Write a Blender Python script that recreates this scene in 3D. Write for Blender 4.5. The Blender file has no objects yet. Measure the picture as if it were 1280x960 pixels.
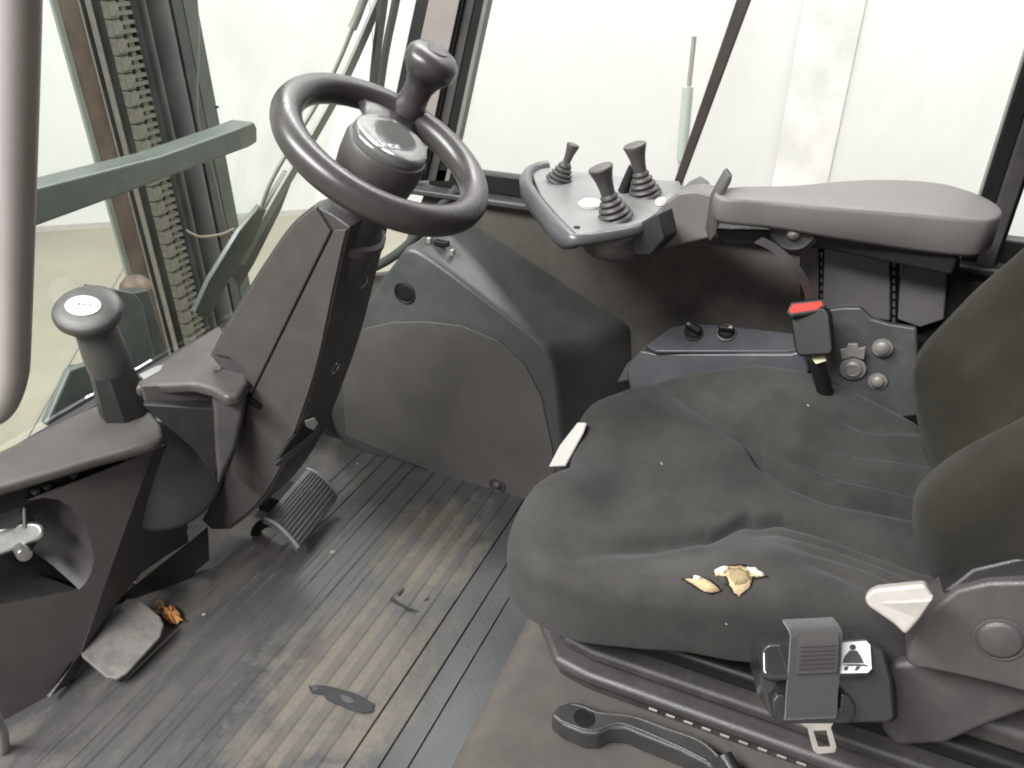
import bpy, bmesh, math, random
from mathutils import Vector, Matrix
from mathutils.bvhtree import BVHTree
random.seed(7)
S = bpy.context.scene
C = S.collection

# ------------------------------------------------------------------ camera
PITCH, YAW, CAMH, F = math.radians(31), math.radians(24), 1.05, 967.0
cam = bpy.data.objects.new('camera', bpy.data.cameras.new('camera')); C.objects.link(cam)
cam.data.sensor_width = 36; cam.data.lens = F/1280*36
cam.data.clip_start = 0.02; cam.data.clip_end = 60
cam.location = (0, 0, CAMH)
cam.rotation_euler = (math.pi/2-PITCH, 0, YAW)
S.camera = cam
# ------------------------------------------------------------------ light: an indoor hall
w = bpy.data.worlds.new('World'); S.world = w; w.use_nodes = True
w.node_tree.nodes['Background'].inputs[0].default_value = (1.0, 0.985, 0.975, 1)
w.node_tree.nodes['Background'].inputs[1].default_value = 0.33
def area(name, loc, aim, sx, sy, power, col=(1, .995, .985)):
    l = bpy.data.lights.new(name, 'AREA'); l.shape = 'RECTANGLE'; l.size = sx; l.size_y = sy; l.energy = power; l.color = col
    o = bpy.data.objects.new(name, l); C.objects.link(o); o.location = loc
    o.rotation_euler = (Vector(aim)-Vector(loc)).to_track_quat('-Z', 'Y').to_euler(); return o
area('hall_strip_lamp', (0.2, 3.2, 4.2), (0.2, 3.4, 0), 6.0, 0.6, 330)
area('hall_strip_lamp', (-3.0, 1.0, 4.4), (-2.9, 1.2, 0), 0.6, 5.0, 30)
area('hall_strip_lamp', (-2.0, -2.0, 4.0), (-0.7, 0.6, 0.4), 4.0, 0.8, 470)
S.view_settings.view_transform = 'Standard'; S.view_settings.look = 'None'; S.view_settings.gamma = 1
S.view_settings.exposure = 0.55
S.render.engine = 'CYCLES'
S.cycles.filter_width = 1.9

# ------------------------------------------------------------------ pixel (of the 1280x960 photograph) -> point on a known surface
CAM = Vector((0, 0, CAMH))
FWD = Vector((-math.sin(YAW)*math.cos(PITCH), math.cos(YAW)*math.cos(PITCH), -math.sin(PITCH)))
RGT = Vector((math.cos(YAW), math.sin(YAW), 0)); UPV = RGT.cross(FWD)
def ray(px, py): return ((px-640)/F)*RGT-((py-480)/F)*UPV+FWD
def P(px, py, **k):
    d = ray(px, py); (a, v), = k.items(); i = 'xyz'.index(a)
    return CAM+d*((v-CAM[i])/d[i])
def PN(px, py, o, n):
    d = ray(px, py); o = Vector(o); n = Vector(n); return CAM+d*((o-CAM).dot(n)/d.dot(n))
def nrm(a, b, c):
    n = (b-a).cross(c-a).normalized()
    return n if n.dot(CAM-a) > 0 else -n
def proj(p):
    q = Vector(p)-CAM; z = q.dot(FWD); return 640+F*q.dot(RGT)/z, 480-F*q.dot(UPV)/z
def ss(a, b, x):
    t = max(0, min(1, (x-a)/(b-a))); return t*t*(3-2*t)

# ------------------------------------------------------------------ materials
MATS = {}
def mat(name, col, rough=.5, metal=0, grain=0.0, gscale=900, mott=.12, mscale=14, dust=0.0, dcol=(.20, .18, .155), sheen=0, spec=.5, coat=0, smudge=0.0):
    if name in MATS: return MATS[name]
    m = bpy.data.materials.new(name); m.use_nodes = True; nt = m.node_tree; N = nt.nodes; L = nt.links
    b = N['Principled BSDF']; b.inputs['Roughness'].default_value = rough; b.inputs['Metallic'].default_value = metal
    b.inputs['Specular IOR Level'].default_value = spec
    if sheen: b.inputs['Sheen Weight'].default_value = sheen; b.inputs['Sheen Roughness'].default_value = .45
    if coat: b.inputs['Coat Weight'].default_value = coat; b.inputs['Coat Roughness'].default_value = .06
    tc = N.new('ShaderNodeTexCoord')
    n1 = N.new('ShaderNodeTexNoise'); n1.inputs['Scale'].default_value = mscale; n1.inputs['Detail'].default_value = 6; n1.inputs['Roughness'].default_value = .65
    L.new(tc.outputs['Object'], n1.inputs['Vector'])
    mr = N.new('ShaderNodeMapRange'); mr.inputs[1].default_value = .3; mr.inputs[2].default_value = .7
    mr.inputs[3].default_value = 1-mott; mr.inputs[4].default_value = 1+mott
    L.new(n1.outputs['Fac'], mr.inputs[0])
    hs = N.new('ShaderNodeMix'); hs.data_type = 'RGBA'; hs.blend_type = 'MULTIPLY'; hs.inputs[0].default_value = 1
    hs.inputs[6].default_value = (*col, 1); L.new(mr.outputs[0], hs.inputs[7])
    out = hs.outputs[2]
    if dust:
        n3 = N.new('ShaderNodeTexNoise'); n3.inputs['Scale'].default_value = mscale*1.7; n3.inputs['Detail'].default_value = 9; n3.inputs['Roughness'].default_value = .72
        L.new(tc.outputs['Object'], n3.inputs['Vector'])
        r3 = N.new('ShaderNodeMapRange'); r3.inputs[1].default_value = .42; r3.inputs[2].default_value = .72; r3.inputs[3].default_value = 0; r3.inputs[4].default_value = dust
        L.new(n3.outputs['Fac'], r3.inputs[0])
        mx = N.new('ShaderNodeMix'); mx.data_type = 'RGBA'; L.new(r3.outputs[0], mx.inputs[0]); L.new(out, mx.inputs[6]); mx.inputs[7].default_value = (*dcol, 1); out = mx.outputs[2]
    L.new(out, b.inputs['Base Color'])
    if smudge or mott:
        r2 = N.new('ShaderNodeMapRange'); r2.inputs[1].default_value = .3; r2.inputs[2].default_value = .7
        d = max(smudge, .05); r2.inputs[3].default_value = max(.03, rough-d); r2.inputs[4].default_value = min(1, rough+d)
        L.new(n1.outputs['Fac'], r2.inputs[0]); L.new(r2.outputs[0], b.inputs['Roughness'])
    if grain:
        n2 = N.new('ShaderNodeTexNoise'); n2.inputs['Scale'].default_value = gscale; n2.inputs['Detail'].default_value = 3
        L.new(tc.outputs['Object'], n2.inputs['Vector'])
        bp = N.new('ShaderNodeBump'); bp.inputs['Strength'].default_value = grain; bp.inputs['Distance'].default_value = .0015
        L.new(n2.outputs['Fac'], bp.inputs['Height']); L.new(bp.outputs[0], b.inputs['Normal'])
    MATS[name] = m; return m
def glass(name, tint, refl=.5, rough=.02, smear=.10):
    m = bpy.data.materials.new(name); m.use_nodes = True; nt = m.node_tree; N = nt.nodes; L = nt.links
    N.remove(N['Principled BSDF'])
    t = N.new('ShaderNodeBsdfTransparent'); t.inputs[0].default_value = (*tint, 1)
    g = N.new('ShaderNodeBsdfGlossy'); g.inputs['Roughness'].default_value = rough
    f = N.new('ShaderNodeFresnel'); f.inputs[0].default_value = 1.45
    k = N.new('ShaderNodeMath'); k.operation = 'MULTIPLY'; k.inputs[1].default_value = refl; L.new(f.outputs[0], k.inputs[0])
    mx = N.new('ShaderNodeMixShader'); L.new(k.outputs[0], mx.inputs[0]); L.new(t.outputs[0], mx.inputs[1]); L.new(g.outputs[0], mx.inputs[2])
    tc = N.new('ShaderNodeTexCoord'); mp = N.new('ShaderNodeMapping'); mp.inputs['Scale'].default_value = (1, 1, .35); mp.inputs['Rotation'].default_value = (.3, .5, 0); L.new(tc.outputs['Object'], mp.inputs[0])
    nz = N.new('ShaderNodeTexNoise'); nz.inputs['Scale'].default_value = 9; nz.inputs['Detail'].default_value = 9; nz.inputs['Distortion'].default_value = 1.2; L.new(mp.outputs[0], nz.inputs['Vector'])
    mr = N.new('ShaderNodeMapRange'); mr.inputs[1].default_value = .45; mr.inputs[2].default_value = .8; mr.inputs[3].default_value = .004; mr.inputs[4].default_value = smear; L.new(nz.outputs['Fac'], mr.inputs[0])
    df = N.new('ShaderNodeBsdfDiffuse'); df.inputs[0].default_value = (.62, .62, .58, 1)
    m2 = N.new('ShaderNodeMixShader'); L.new(mr.outputs[0], m2.inputs[0]); L.new(mx.outputs[0], m2.inputs[1]); L.new(df.outputs[0], m2.inputs[2])
    L.new(m2.outputs[0], N['Material Output'].inputs[0]); return m

PL_WARM = mat('warm_grey_plastic', (.057, .0515, .0505), .40, grain=.35, mott=.06, dust=.10, smudge=.1)
PL_MID  = mat('mid_grey_plastic', (.046, .043, .043), .40, grain=.35, mott=.08, dust=.12, smudge=.1)
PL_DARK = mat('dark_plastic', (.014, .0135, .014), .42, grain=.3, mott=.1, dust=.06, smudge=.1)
PL_COOL = mat('cool_grey_plastic', (.048, .052, .052), .36, grain=.3, mott=.12, mscale=7, dust=.14, smudge=.14)
PL_BLUE = mat('blue_grey_plastic', (.050, .053, .060), .34, mott=.1, dust=.1)
PL_ARM = mat('armrest_plastic', (.108, .099, .096), .42, grain=.3, mott=.05, dust=.08, smudge=.06)
PL_PURP = mat('purple_grey_plastic', (.075, .070, .074), .40, mott=.08, dust=.12, smudge=.1)
PL_BROWN = mat('brown_grey_panel', (.076, .070, .066), .48, grain=.5, mott=.08, mscale=7, dust=.14)
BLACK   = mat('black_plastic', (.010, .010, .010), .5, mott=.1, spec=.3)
GLOSSBLK = mat('gloss_black', (.022, .022, .023), .12, coat=.8, mott=.08, smudge=.06)
RIM     = mat('rim_vinyl', (.040, .036, .036), .30, grain=.12, gscale=900, mott=.05, smudge=.04, dust=.04)
FABRIC  = mat('seat_fabric', (.0335, .032, .0300), .97, grain=.5, gscale=1500, mott=.28, mscale=6, sheen=.07, spec=.08, dust=.22, dcol=(.105, .102, .095))
FABRIC_B = mat('shaded_backrest_fabric', (.021, .0195, .0155), .97, grain=.5, gscale=1500, mott=.25, mscale=8, sheen=.06, spec=.08, dust=.12, dcol=(.055, .055, .035))  # seat fabric darkened for the shade under the roof, with less dust wear
CARPET  = mat('felt_lining', (.088, .079, .073), .97, grain=.9, gscale=600, mott=.2, mscale=16, spec=.1, dust=.25, dcol=(.135, .118, .10))
PLINTH  = mat('felt_plinth', (.076, .070, .065), .97, grain=.7, gscale=900, mott=.14, mscale=11, spec=.1, dust=.3, dcol=(.14, .125, .105))
RUBBER  = mat('pedal_rubber', (.075, .075, .08), .6, mott=.12, dust=.3, mscale=30)
WORN    = mat('worn_pedal_metal', (.10, .095, .09), .6, mott=.25, mscale=25, dust=.5, dcol=(.19, .175, .15), grain=.4, gscale=150)
SILVER  = mat('silver_metal', (.36, .355, .34), .33, metal=.85, mott=.1, mscale=30)
STEEL   = mat('dull_steel', (.42, .39, .36), .42, metal=.6, mott=.15, mscale=60)
TAB     = mat('silver_tab_plastic', (.31, .29, .27), .45, mott=.1, mscale=40, dust=.15)
GREEN   = mat('green_grey_paint', (.062, .075, .069), .45, mott=.15, dust=.22, dcol=(.16, .16, .14))
GREENL  = mat('pale_green_grey_paint', (.15, .17, .15), .45, mott=.12, dust=.2)
DKGREEN = mat('dark_green_paint', (.040, .047, .044), .5, mott=.2, dust=.15)
RUST    = mat('rusty_rail_steel', (.13, .095, .075), .55, metal=.2, mott=.3, mscale=20, dust=.3, dcol=(.15, .11, .08))
CHAIN   = mat('chain_steel', (.16, .155, .13), .5, metal=.4, mott=.3, mscale=60, dust=.3)
RAILGR  = mat('grey_tube_paint', (.22, .20, .20), .38, mott=.05)
PILLAR  = mat('pillar_paint', (.24, .21, .205), .5, mott=.06)
WHITE   = mat('white_label', (.52, .52, .51), .5, mott=.04)
TAGW    = mat('white_strip', (.42, .41, .385), .6, mott=.06)
INK     = mat('label_ink', (.03, .03, .03), .6, mott=.02)
FOAM    = mat('torn_foam', (.36, .28, .165), .95, grain=1, gscale=260, mott=.25, mscale=70, spec=.1)
FOAMD   = mat('old_foam', (.22, .175, .10), .95, grain=1, gscale=260, mott=.3, mscale=70, spec=.1)
FOAMW   = mat('white_lining', (.44, .41, .33), .9, mott=.2, mscale=90)
RED     = mat('red_button', (.45, .06, .05), .4, mott=.06)
LEAFM   = mat('dry_leaf', (.36, .17, .05), .8, mott=.4, mscale=60)
WEB     = mat('belt_webbing', (.030, .030, .033), .8, mott=.08, sheen=.3, grain=.4, gscale=500)
YELLOW  = mat('tan_hose', (.16, .135, .10), .5, mott=.1)
BULB    = mat('button_white', (.42, .42, .40), .3, mott=.05)
WALLM   = mat('hall_wall_paint', (.535, .54, .535), .8, mott=.03, mscale=.8, spec=.2)
STRIPM    = mat('mottled_strip_paint', (.545, .545, .54), .8, mott=.2, mscale=3.2, spec=.2)
FLOORM  = mat('hall_floor_paint', (.215, .203, .155), .5, mott=.16, mscale=1.6, dust=.25, dcol=(.20, .19, .155))
GLASS_F = glass('windscreen_glass', (.955, .97, .95), .05); GLASS_S = glass('side_glass', (.98, .98, .975), .35)

# ------------------------------------------------------------------ mesh helpers
def link(name, me, m, parent=None):
    o = bpy.data.objects.new(name, me); C.objects.link(o)
    if m and not me.materials: me.materials.append(m)
    if parent:
        o.parent = parent
        if parent.type == 'EMPTY': o.location = -parent.location
    return o
def thing(name, label, cat, loc=(0, 0, 0), group=None):
    o = bpy.data.objects.new(name, None); C.objects.link(o); o.location = loc; o.empty_display_size = .05
    o['label'] = label; o['category'] = cat
    if group: o['group'] = group
    return o
def tag(o, label, cat, group=None):
    o['label'] = label; o['category'] = cat
    if group: o['group'] = group
    return o
def mesh(name, vs, fs, m, parent=None, bevel=0, seg=3, sub=0, smooth=True, sharp=None):
    me = bpy.data.meshes.new(name); me.from_pydata([tuple(v) for v in vs], [], fs); me.update()
    bm = bmesh.new(); bm.from_mesh(me)
    bmesh.ops.recalc_face_normals(bm, faces=bm.faces)
    for f in bm.faces: f.smooth = smooth
    if sharp:
        for e in bm.edges:
            if len(e.link_faces) == 2 and e.calc_face_angle(0) > math.radians(sharp): e.smooth = False
    bm.to_mesh(me); bm.free()
    o = link(name, me, m, parent)
    if bevel:
        b = o.modifiers.new('bevel', 'BEVEL'); b.width = bevel; b.segments = seg; b.limit_method = 'ANGLE'; b.angle_limit = math.radians(28); b.harden_normals = True
    if sub:
        s = o.modifiers.new('sub', 'SUBSURF'); s.levels = s.render_levels = sub
    return o
def prism(name, pts, vec, m, parent=None, bevel=.003, seg=3):
    n = len(pts); vec = Vector(vec); vs = [Vector(p) for p in pts]+[Vector(p)+vec for p in pts]
    fs = [list(range(n)), list(range(2*n-1, n-1, -1))]+[[i, (i+1) % n, n+(i+1) % n, n+i] for i in range(n)]
    return mesh(name, vs, fs, m, parent, bevel, seg, smooth=bool(bevel))
def loft(name, rings, m, parent=None, caps=True, closed=True, sub=0, sharp=None, bevel=0):
    n = len(rings[0]); vs = [v for r in rings for v in r]; fs = []
    for k in range(len(rings)-1):
        for i in range(n if closed else n-1):
            j = (i+1) % n; fs.append([k*n+i, k*n+j, (k+1)*n+j, (k+1)*n+i])
    if caps and closed: fs += [list(range(n)), list(range((len(rings)-1)*n, len(rings)*n))]
    return mesh(name, vs, fs, m, parent, bevel=bevel, sub=sub, sharp=sharp)
def smoothpath(pts, k=8, closed=False):
    pts = [Vector(p) for p in pts]; n = len(pts); out = []
    rng = n if closed else n-1
    for i in range(rng):
        if closed: a, b, c, d = (pts[(i+j-1) % n] for j in range(4))
        else: a, b, c, d = pts[max(i-1, 0)], pts[i], pts[i+1], pts[min(i+2, n-1)]
        for s in range(k):
            t = s/k; out.append(.5*((2*b)+(c-a)*t+(2*a-5*b+4*c-d)*t*t+(3*b-a-3*c+d)*t**3))
    if not closed: out.append(pts[-1])
    return out
def tube(name, pts, r, m, parent=None, n=14, k=8, smooth=True, flat=None):
    path = smoothpath(pts, k) if smooth and len(pts) > 2 else [Vector(p) for p in pts]
    rings = []; t0 = (path[1]-path[0]).normalized(); u = t0.orthogonal().normalized()
    for i, p in enumerate(path):
        t = (path[min(i+1, len(path)-1)]-path[max(i-1, 0)]).normalized()
        u = (u-t*u.dot(t)).normalized(); v = t.cross(u)
        f = i/(len(path)-1)
        rr = r if not isinstance(r, (list, tuple)) else r[0]+(r[1]-r[0])*f
        rings.append([p+rr*(u*math.cos(a)+v*math.sin(a)) for a in (2*math.pi*q/n for q in range(n))])
    return loft(name, rings, m, parent, sharp=50)
def ribbon(name, pts, wvec, th, m, parent=None, k=8, bevel=.0008):
    """flat strap: pts = centre line, wvec = half width vector"""
    path = smoothpath(pts, k); wv = Vector(wvec); rings = []
    for i, p in enumerate(path):
        t = (path[min(i+1, len(path)-1)]-path[max(i-1, 0)]).normalized()
        nn = t.cross(wv).normalized()*th/2
        rings.append([p-wv-nn, p+wv-nn, p+wv+nn, p-wv+nn])
    return loft(name, rings, m, parent, sharp=40)
def lathe(name, prof, org, axis, m, parent=None, n=40, sx=1, sharp=45, updir=None):
    a = Vector(axis).normalized(); u = (Vector(updir)-a*a.dot(Vector(updir))).normalized() if updir else a.orthogonal().normalized(); v = a.cross(u); org = Vector(org)
    rings = [[org+a*h+max(r, 1e-5)*(u*sx*math.cos(t)+v*math.sin(t)) for t in (2*math.pi*i/n for i in range(n))] for r, h in prof]
    return loft(name, rings, m, parent, sharp=sharp)
def box(name, c, s, m, parent=None, bevel=.003, ax=None, seg=3):
    c = Vector(c); ax = ax or (Vector((1, 0, 0)), Vector((0, 1, 0)), Vector((0, 0, 1)))
    q = [c+ax[0]*(i*s[0]/2)+ax[1]*(j*s[1]/2)-ax[2]*(s[2]/2) for i, j in ((-1, -1), (1, -1), (1, 1), (-1, 1))]
    return prism(name, q, ax[2]*s[2], m, parent, bevel, seg)
def facet(name, px, o, n, depth, m, parent=None, bevel=.002, seg=3, sm=0):
    """a plate seen face on: pixel outline laid on the plane (o, n), given its thickness away from the viewer"""
    n = Vector(n).normalized(); pts = [PN(x, y, o, n) for x, y in px]
    if sm: pts = smoothpath(pts, sm, True)
    if n.dot(CAM-pts[0]) < 0: n = -n
    return prism(name, pts, -n*depth, m, parent, bevel, seg)
def bvh(o):
    me = o.data; return BVHTree.FromPolygons([v.co.copy() for v in me.vertices], [list(p.vertices) for p in me.polygons])
def hit(tree, px, py, lift=0):
    h, n, i, d = tree.ray_cast(CAM, ray(px, py).normalized())
    if h is None: return None, None
    if n.dot(CAM-h) < 0: n = -n
    return h+n*lift, n
def pad(name, outline, frame, hfun, edge, thick, m, parent=None, rings=26, under=.05):
    """upholstered pad: outline (u,v), frame = (origin, eu, ev, en); hfun(u,v) = height above the frame plane"""
    o, eu, ev, en = (Vector(q) for q in frame); cu = sum(p[0] for p in outline)/len(outline); cv = sum(p[1] for p in outline)/len(outline)
    pts = smoothpath([(p[0], p[1], 0) for p in outline], 14, True)
    def ring(inset, drop, rho=1):
        out = []
        for p in pts:
            du, dv = p.x-cu, p.y-cv; L = math.hypot(du, dv); k = rho*(L-inset)/L
            u, v = cu+du*k, cv+dv*k
            out.append(o+eu*u+ev*v+en*(hfun(u, v)-drop))
        return out
    R = [ring(edge, 0, max(.004, (i/rings))) for i in range(rings+1)]
    for j in range(1, 11):
        a = j/10*math.pi/2; R.append(ring(edge*(1-math.sin(a)), edge*(1-math.cos(a))))
    for j in (1, 2, 3): R.append(ring(0, edge+(thick-edge*1.3)*j/3))
    for j in range(1, 6):
        a = j/5*math.pi/2; R.append(ring(edge*.3*(1-math.cos(a)), thick-edge*.3+edge*.3*math.sin(a)))
    R.append(ring(under, thick))
    return loft(name, R, m, parent)
def text(name, s, size, o, ex, ey, m, parent=None, depth=.0004):
    cu = bpy.data.curves.new(name, 'FONT'); cu.body = s; cu.size = size; cu.align_x = 'CENTER'; cu.align_y = 'CENTER'; cu.extrude = depth; cu.resolution_u = 3
    t = bpy.data.objects.new(name, cu); C.objects.link(t); bpy.context.view_layer.update()
    me = bpy.data.meshes.new_from_object(t); bpy.data.objects.remove(t); bpy.data.curves.remove(cu)
    ex = Vector(ex).normalized(); ey = Vector(ey); ey = (ey-ex*ex.dot(ey)).normalized(); ez = ex.cross(ey)
    for v in me.vertices: v.co = Vector(o)+ex*v.co.x+ey*v.co.y+ez*v.co.z
    me.materials.clear(); return link(name, me, m, parent)
X, Y, Z = Vector((1, 0, 0)), Vector((0, 1, 0)), Vector((0, 0, 1))

# =================================================================== THE HALL
GZ = -.55
hf = mesh('hall_floor', [(-14, -8, GZ), (12, -8, GZ), (12, 16, GZ), (-14, 16, GZ)], [[0, 1, 2, 3]], FLOORM); hf['kind'] = 'structure'
w0, w1 = P(50, 290, z=GZ), P(400, 267, z=GZ); wd = (w1-w0).normalized(); wn = Vector((-wd.y, wd.x, 0))
YB = 4.1
kc_ = w0+wd*((YB-w0.y)/wd.y)            # corner where the wall turns along the truck
SKIRT = mat('grey_skirting', (.36, .35, .32), .6)
hw = prism('hall_wall', [w0-wd*9, kc_, kc_+Z*6, w0-wd*9+Z*6], wn*.2, WALLM, None, 0); hw['kind'] = 'structure'
hw = prism('hall_wall', [kc_+wd*.004, kc_+X*13, kc_+X*13+Z*6, kc_+wd*.004+Z*6], Y*.2, WALLM, None, 0); hw['kind'] = 'structure'
sk = prism('wall_base_strip', [w0-wd*9-wn*.004, kc_-wd*.02-wn*.004, kc_-wd*.02-wn*.004+Z*.035, w0-wd*9-wn*.004+Z*.035], wn*.003, SKIRT, None, 0); sk['kind'] = 'structure'
a, b = P(988, 100, y=YB), P(1062, 100, y=YB); a.z = b.z = GZ+.002
cl = prism('wall_strip', [a-Y*.012, b-Y*.012, b-Y*.002, a-Y*.002], Z*5.8, STRIPM, None, .004); tag(cl, 'pale mottled strip on the white wall behind the side window', 'column')  # pale grey mottled strip standing just off the wall
for q in (-2.2, 0.6):   # floor joints
    a0 = w0+wd*q-wn*.02
    jo = prism('floor_joint', [a0, a0+wd*.012, a0+wd*.012-wn*7, a0-wn*7], Z*-.002, mat('floor_joint_filler', (.2, .19, .16), .8), None, 0); jo.location.z = .004; jo['kind'] = 'structure'

# =================================================================== THE MAST beyond the windscreen
MX = -1.80
mast = thing('lift_mast', 'dark green forklift mast with rusty rail and lift chain beyond the windscreen', 'mast', (MX, 1.6, GZ))
def my(px, x=MX, py=0): return P(px, py, x=x).y
def post(name, p0, p1, d, m, x=MX, z0=-.42, z1=2.4, bev=.003):
    y0, y1 = my(p0, x), my(p1, x)
    return prism(name, [(x, y0, z0), (x, y1, z0), (x-d, y1, z0), (x-d, y0, z0)], Z*(z1-z0), m, mast, bev)
post('rail_flange', 65, 72, .012, GREENL)
post('inner_rail', 72.6, 97, .012, RUST, MX-.01)
post('rail_web', 97.4, 129, .05, DKGREEN, MX-.03)
post('rail_edge', 97.6, 100, .02, STEEL, MX-.005); post('rail_edge', 112, 114.5, .02, STEEL, MX-.005)
post('back_plate', 129.5, 178, .03, DKGREEN, MX-.09)
post('outer_rail', 228, 246, .12, GREEN, MX-.02)
post('rail_lip', 214, 227.5, .03, DKGREEN, MX)
cy0, cy1 = my(178), my(214); lathe('lift_cylinder', [((cy1-cy0)/2, 0), ((cy1-cy0)/2, 2.8)], (MX-.03, (cy0+cy1)/2, -.4), Z, mat('cylinder_grey', (.06, .066, .064), .35, metal=.3, mott=.15), mast, 32)
lathe('cylinder_pipe', [(.012, 0), (.012, 2.8)], (MX+.01, my(172), -.4), Z, DKGREEN, mast, 16)
# the chain: pairs of plates joined by pins
ya, yb = my(129, MX+.03), my(159, MX+.03); cwid = yb-ya
lv, lf = [], []
def lbox(x0, x1, y0, y1, z0, z1):
    i = len(lv); lv.extend([(x0, y0, z0), (x1, y0, z0), (x1, y1, z0), (x0, y1, z0), (x0, y0, z1), (x1, y0, z1), (x1, y1, z1), (x0, y1, z1)])
    lf.extend([[i+a_ for a_ in f] for f in ([0, 1, 2, 3], [4, 5, 6, 7], [0, 1, 5, 4], [1, 2, 6, 5], [2, 3, 7, 6], [3, 0, 4, 7])])
lbox(-.012, .010, 0, cwid*.36, -.019, .019); lbox(-.006, .018, .001, cwid*.34, -.013, .013)
for zz in (-.010, .010): lbox(-.010, .008, cwid*.40, cwid, zz-.0045, zz+.0045)
lbox(-.012, .002, cwid*.62, cwid*.76, -.020, .020); lbox(-.014, -.010, cwid*.36, cwid*.98, -.0205, .0205)
proto = None
for k in range(40):
    z = -.36+k*.042
    if proto is None: proto = mesh('chain_link', lv, lf, CHAIN, mast, smooth=False); o = proto
    else: o = proto.copy(); C.objects.link(o)
    o.location = Vector((MX+.03, ya, z))-mast.location
pts = [P(246, 0, x=MX+.02), P(247, 140, x=MX+.02), P(262, 200, x=MX+.02), P(282, 285, x=MX+.02)]
tube('hose', [pts[0]+Z*.4]+pts+[P(287, 330, x=MX+.02)], .0025, YELLOW, mast, 8)
tube('hose_clip', [P(232, 288, x=MX+.03), P(250, 296, x=MX+.05), P(276, 293, x=MX+.05), P(292, 286, x=MX+.03)], .0045, YELLOW, mast, 8)
lathe('clip_bolt', [(.006, 0), (.006, .05)], P(290, 290, x=MX), X, SILVER, mast, 12)

bar = [(-60, 272), (44, 235), (200, 195), (296, 161), (318, 152), (322, 160), (322, 178), (312, 184), (269, 200), (119, 256), (-60, 322)]
gb = facet('guard_bar', bar, (-1.45, 0, 0), X, .075, GREEN, None, .006); tag(gb, 'dark green cross bar with rounded end in front of the mast', 'bar')
h0 = P(272, 141, x=-1.50); lathe('bolt_hole', [(.006, 0), (.006, .004)], h0+Z*.012, Z, BLACK, gb, 12)

fe = thing('front_fender', 'dark green steel fender plates below the mast outside the windscreen', 'fender', (-1.4, .9, GZ))
facet('fender_plate', [(112, 356), (168, 366), (178, 378), (200, 470), (150, 520), (122, 470)], (-1.36, 0, 0), X, .02, GREEN, fe, .004)
facet('fender_plate', [(168, 366), (186, 362), (215, 455), (196, 480)], (-1.40, 0, 0), X, .05, DKGREEN, fe, .004)
facet('fender_plate', [(58, 530), (88, 462), (118, 452), (135, 520), (110, 560)], (-1.33, 0, 0), X, .02, GREEN, fe, .006)
facet('fender_support', [(100, 460), (200, 455), (190, 560), (90, 560)], (-1.44, 0, 0), X, .04, DKGREEN, fe, .004)
lathe('lamp_cap', [(.0001, .03), (.02, .026), (.033, .012), (.036, 0)], P(170, 360, x=-1.46), Z, RUST, fe, 24)

# =================================================================== THE CAB SHELL
WY = 1.30
cab = thing('cab_shell', 'forklift cab with felt lined side wall, dark pillars and clear windows', 'cab', (-.4, .8, GZ))
prism('floor_plate', [(-1.3, .30, -.03), (.6, .30, -.03), (.6, 1.36, -.03), (-1.3, 1.36, -.03)], Z*.028, PL_DARK, cab, .002)
# side wall (felt) and sills
prism('side_wall', [(-1.12, WY, -.002), (.62, WY, -.002), (.62, WY, .585), (-.77, WY, .585), (-.86, WY, .40), (-1.12, WY, .33)], Y*.03, CARPET, cab, .004)
prism('window_ledge', [(-.80, WY-.022, .588), (.62, WY-.022, .588), (.62, WY-.022, .600), (-.80, WY-.022, .600)], Y*.07, PL_MID, cab, .004)
prism('sill_seal', [(-.76, WY+.004, .603), (.62, WY+.004, .603), (.62, WY+.004, .640), (-.76, WY+.004, .640)], Y*.03, BLACK, cab, .004)
# front pillar: follows the door opening, bending forward at the bottom
pl = [(615, -80), (598, 0), (580, 84), (563, 165), (556, 196), (549, 226)]
def strip(name, off0, off1, y, d, m):
    l, r = [], []
    for (x, yy) in pl:
        l.append(P(x+off0, yy, y=y)); r.append(P(x+off1, yy, y=y))
    l = smoothpath(l, 6); r = smoothpath(r, 6)
    rings = [[a_, b_, b_+Y*d, a_+Y*d] for a_, b_ in zip(l, r)]
    return loft(name, rings, m, cab, sharp=40)
strip('front_pillar', -62, -24, WY-.01, .05, PILLAR)
strip('pillar_edge', -78, -63, WY+.0, .04, PL_DARK)
strip('pillar_seal', -23.5, -18, WY-.004, .03, BLACK)
strip('window_frame', -17.5, -5, WY+.002, .03, PL_MID)
strip('window_seal', -4.5, 6.5, WY+.004, .03, BLACK)
strip('frame_trim', 7, 12, WY+.003, .02, mat('grey_frame_trim', (.16, .155, .15), .4))
tube('windscreen_frame', [P(572, 236, y=WY-.01), P(548, 262, y=WY-.01), P(510, 306, y=WY-.01), P(472, 332, y=WY-.01), P(430, 348, y=WY-.01)], .010, DKGREEN, cab, 12)
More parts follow.
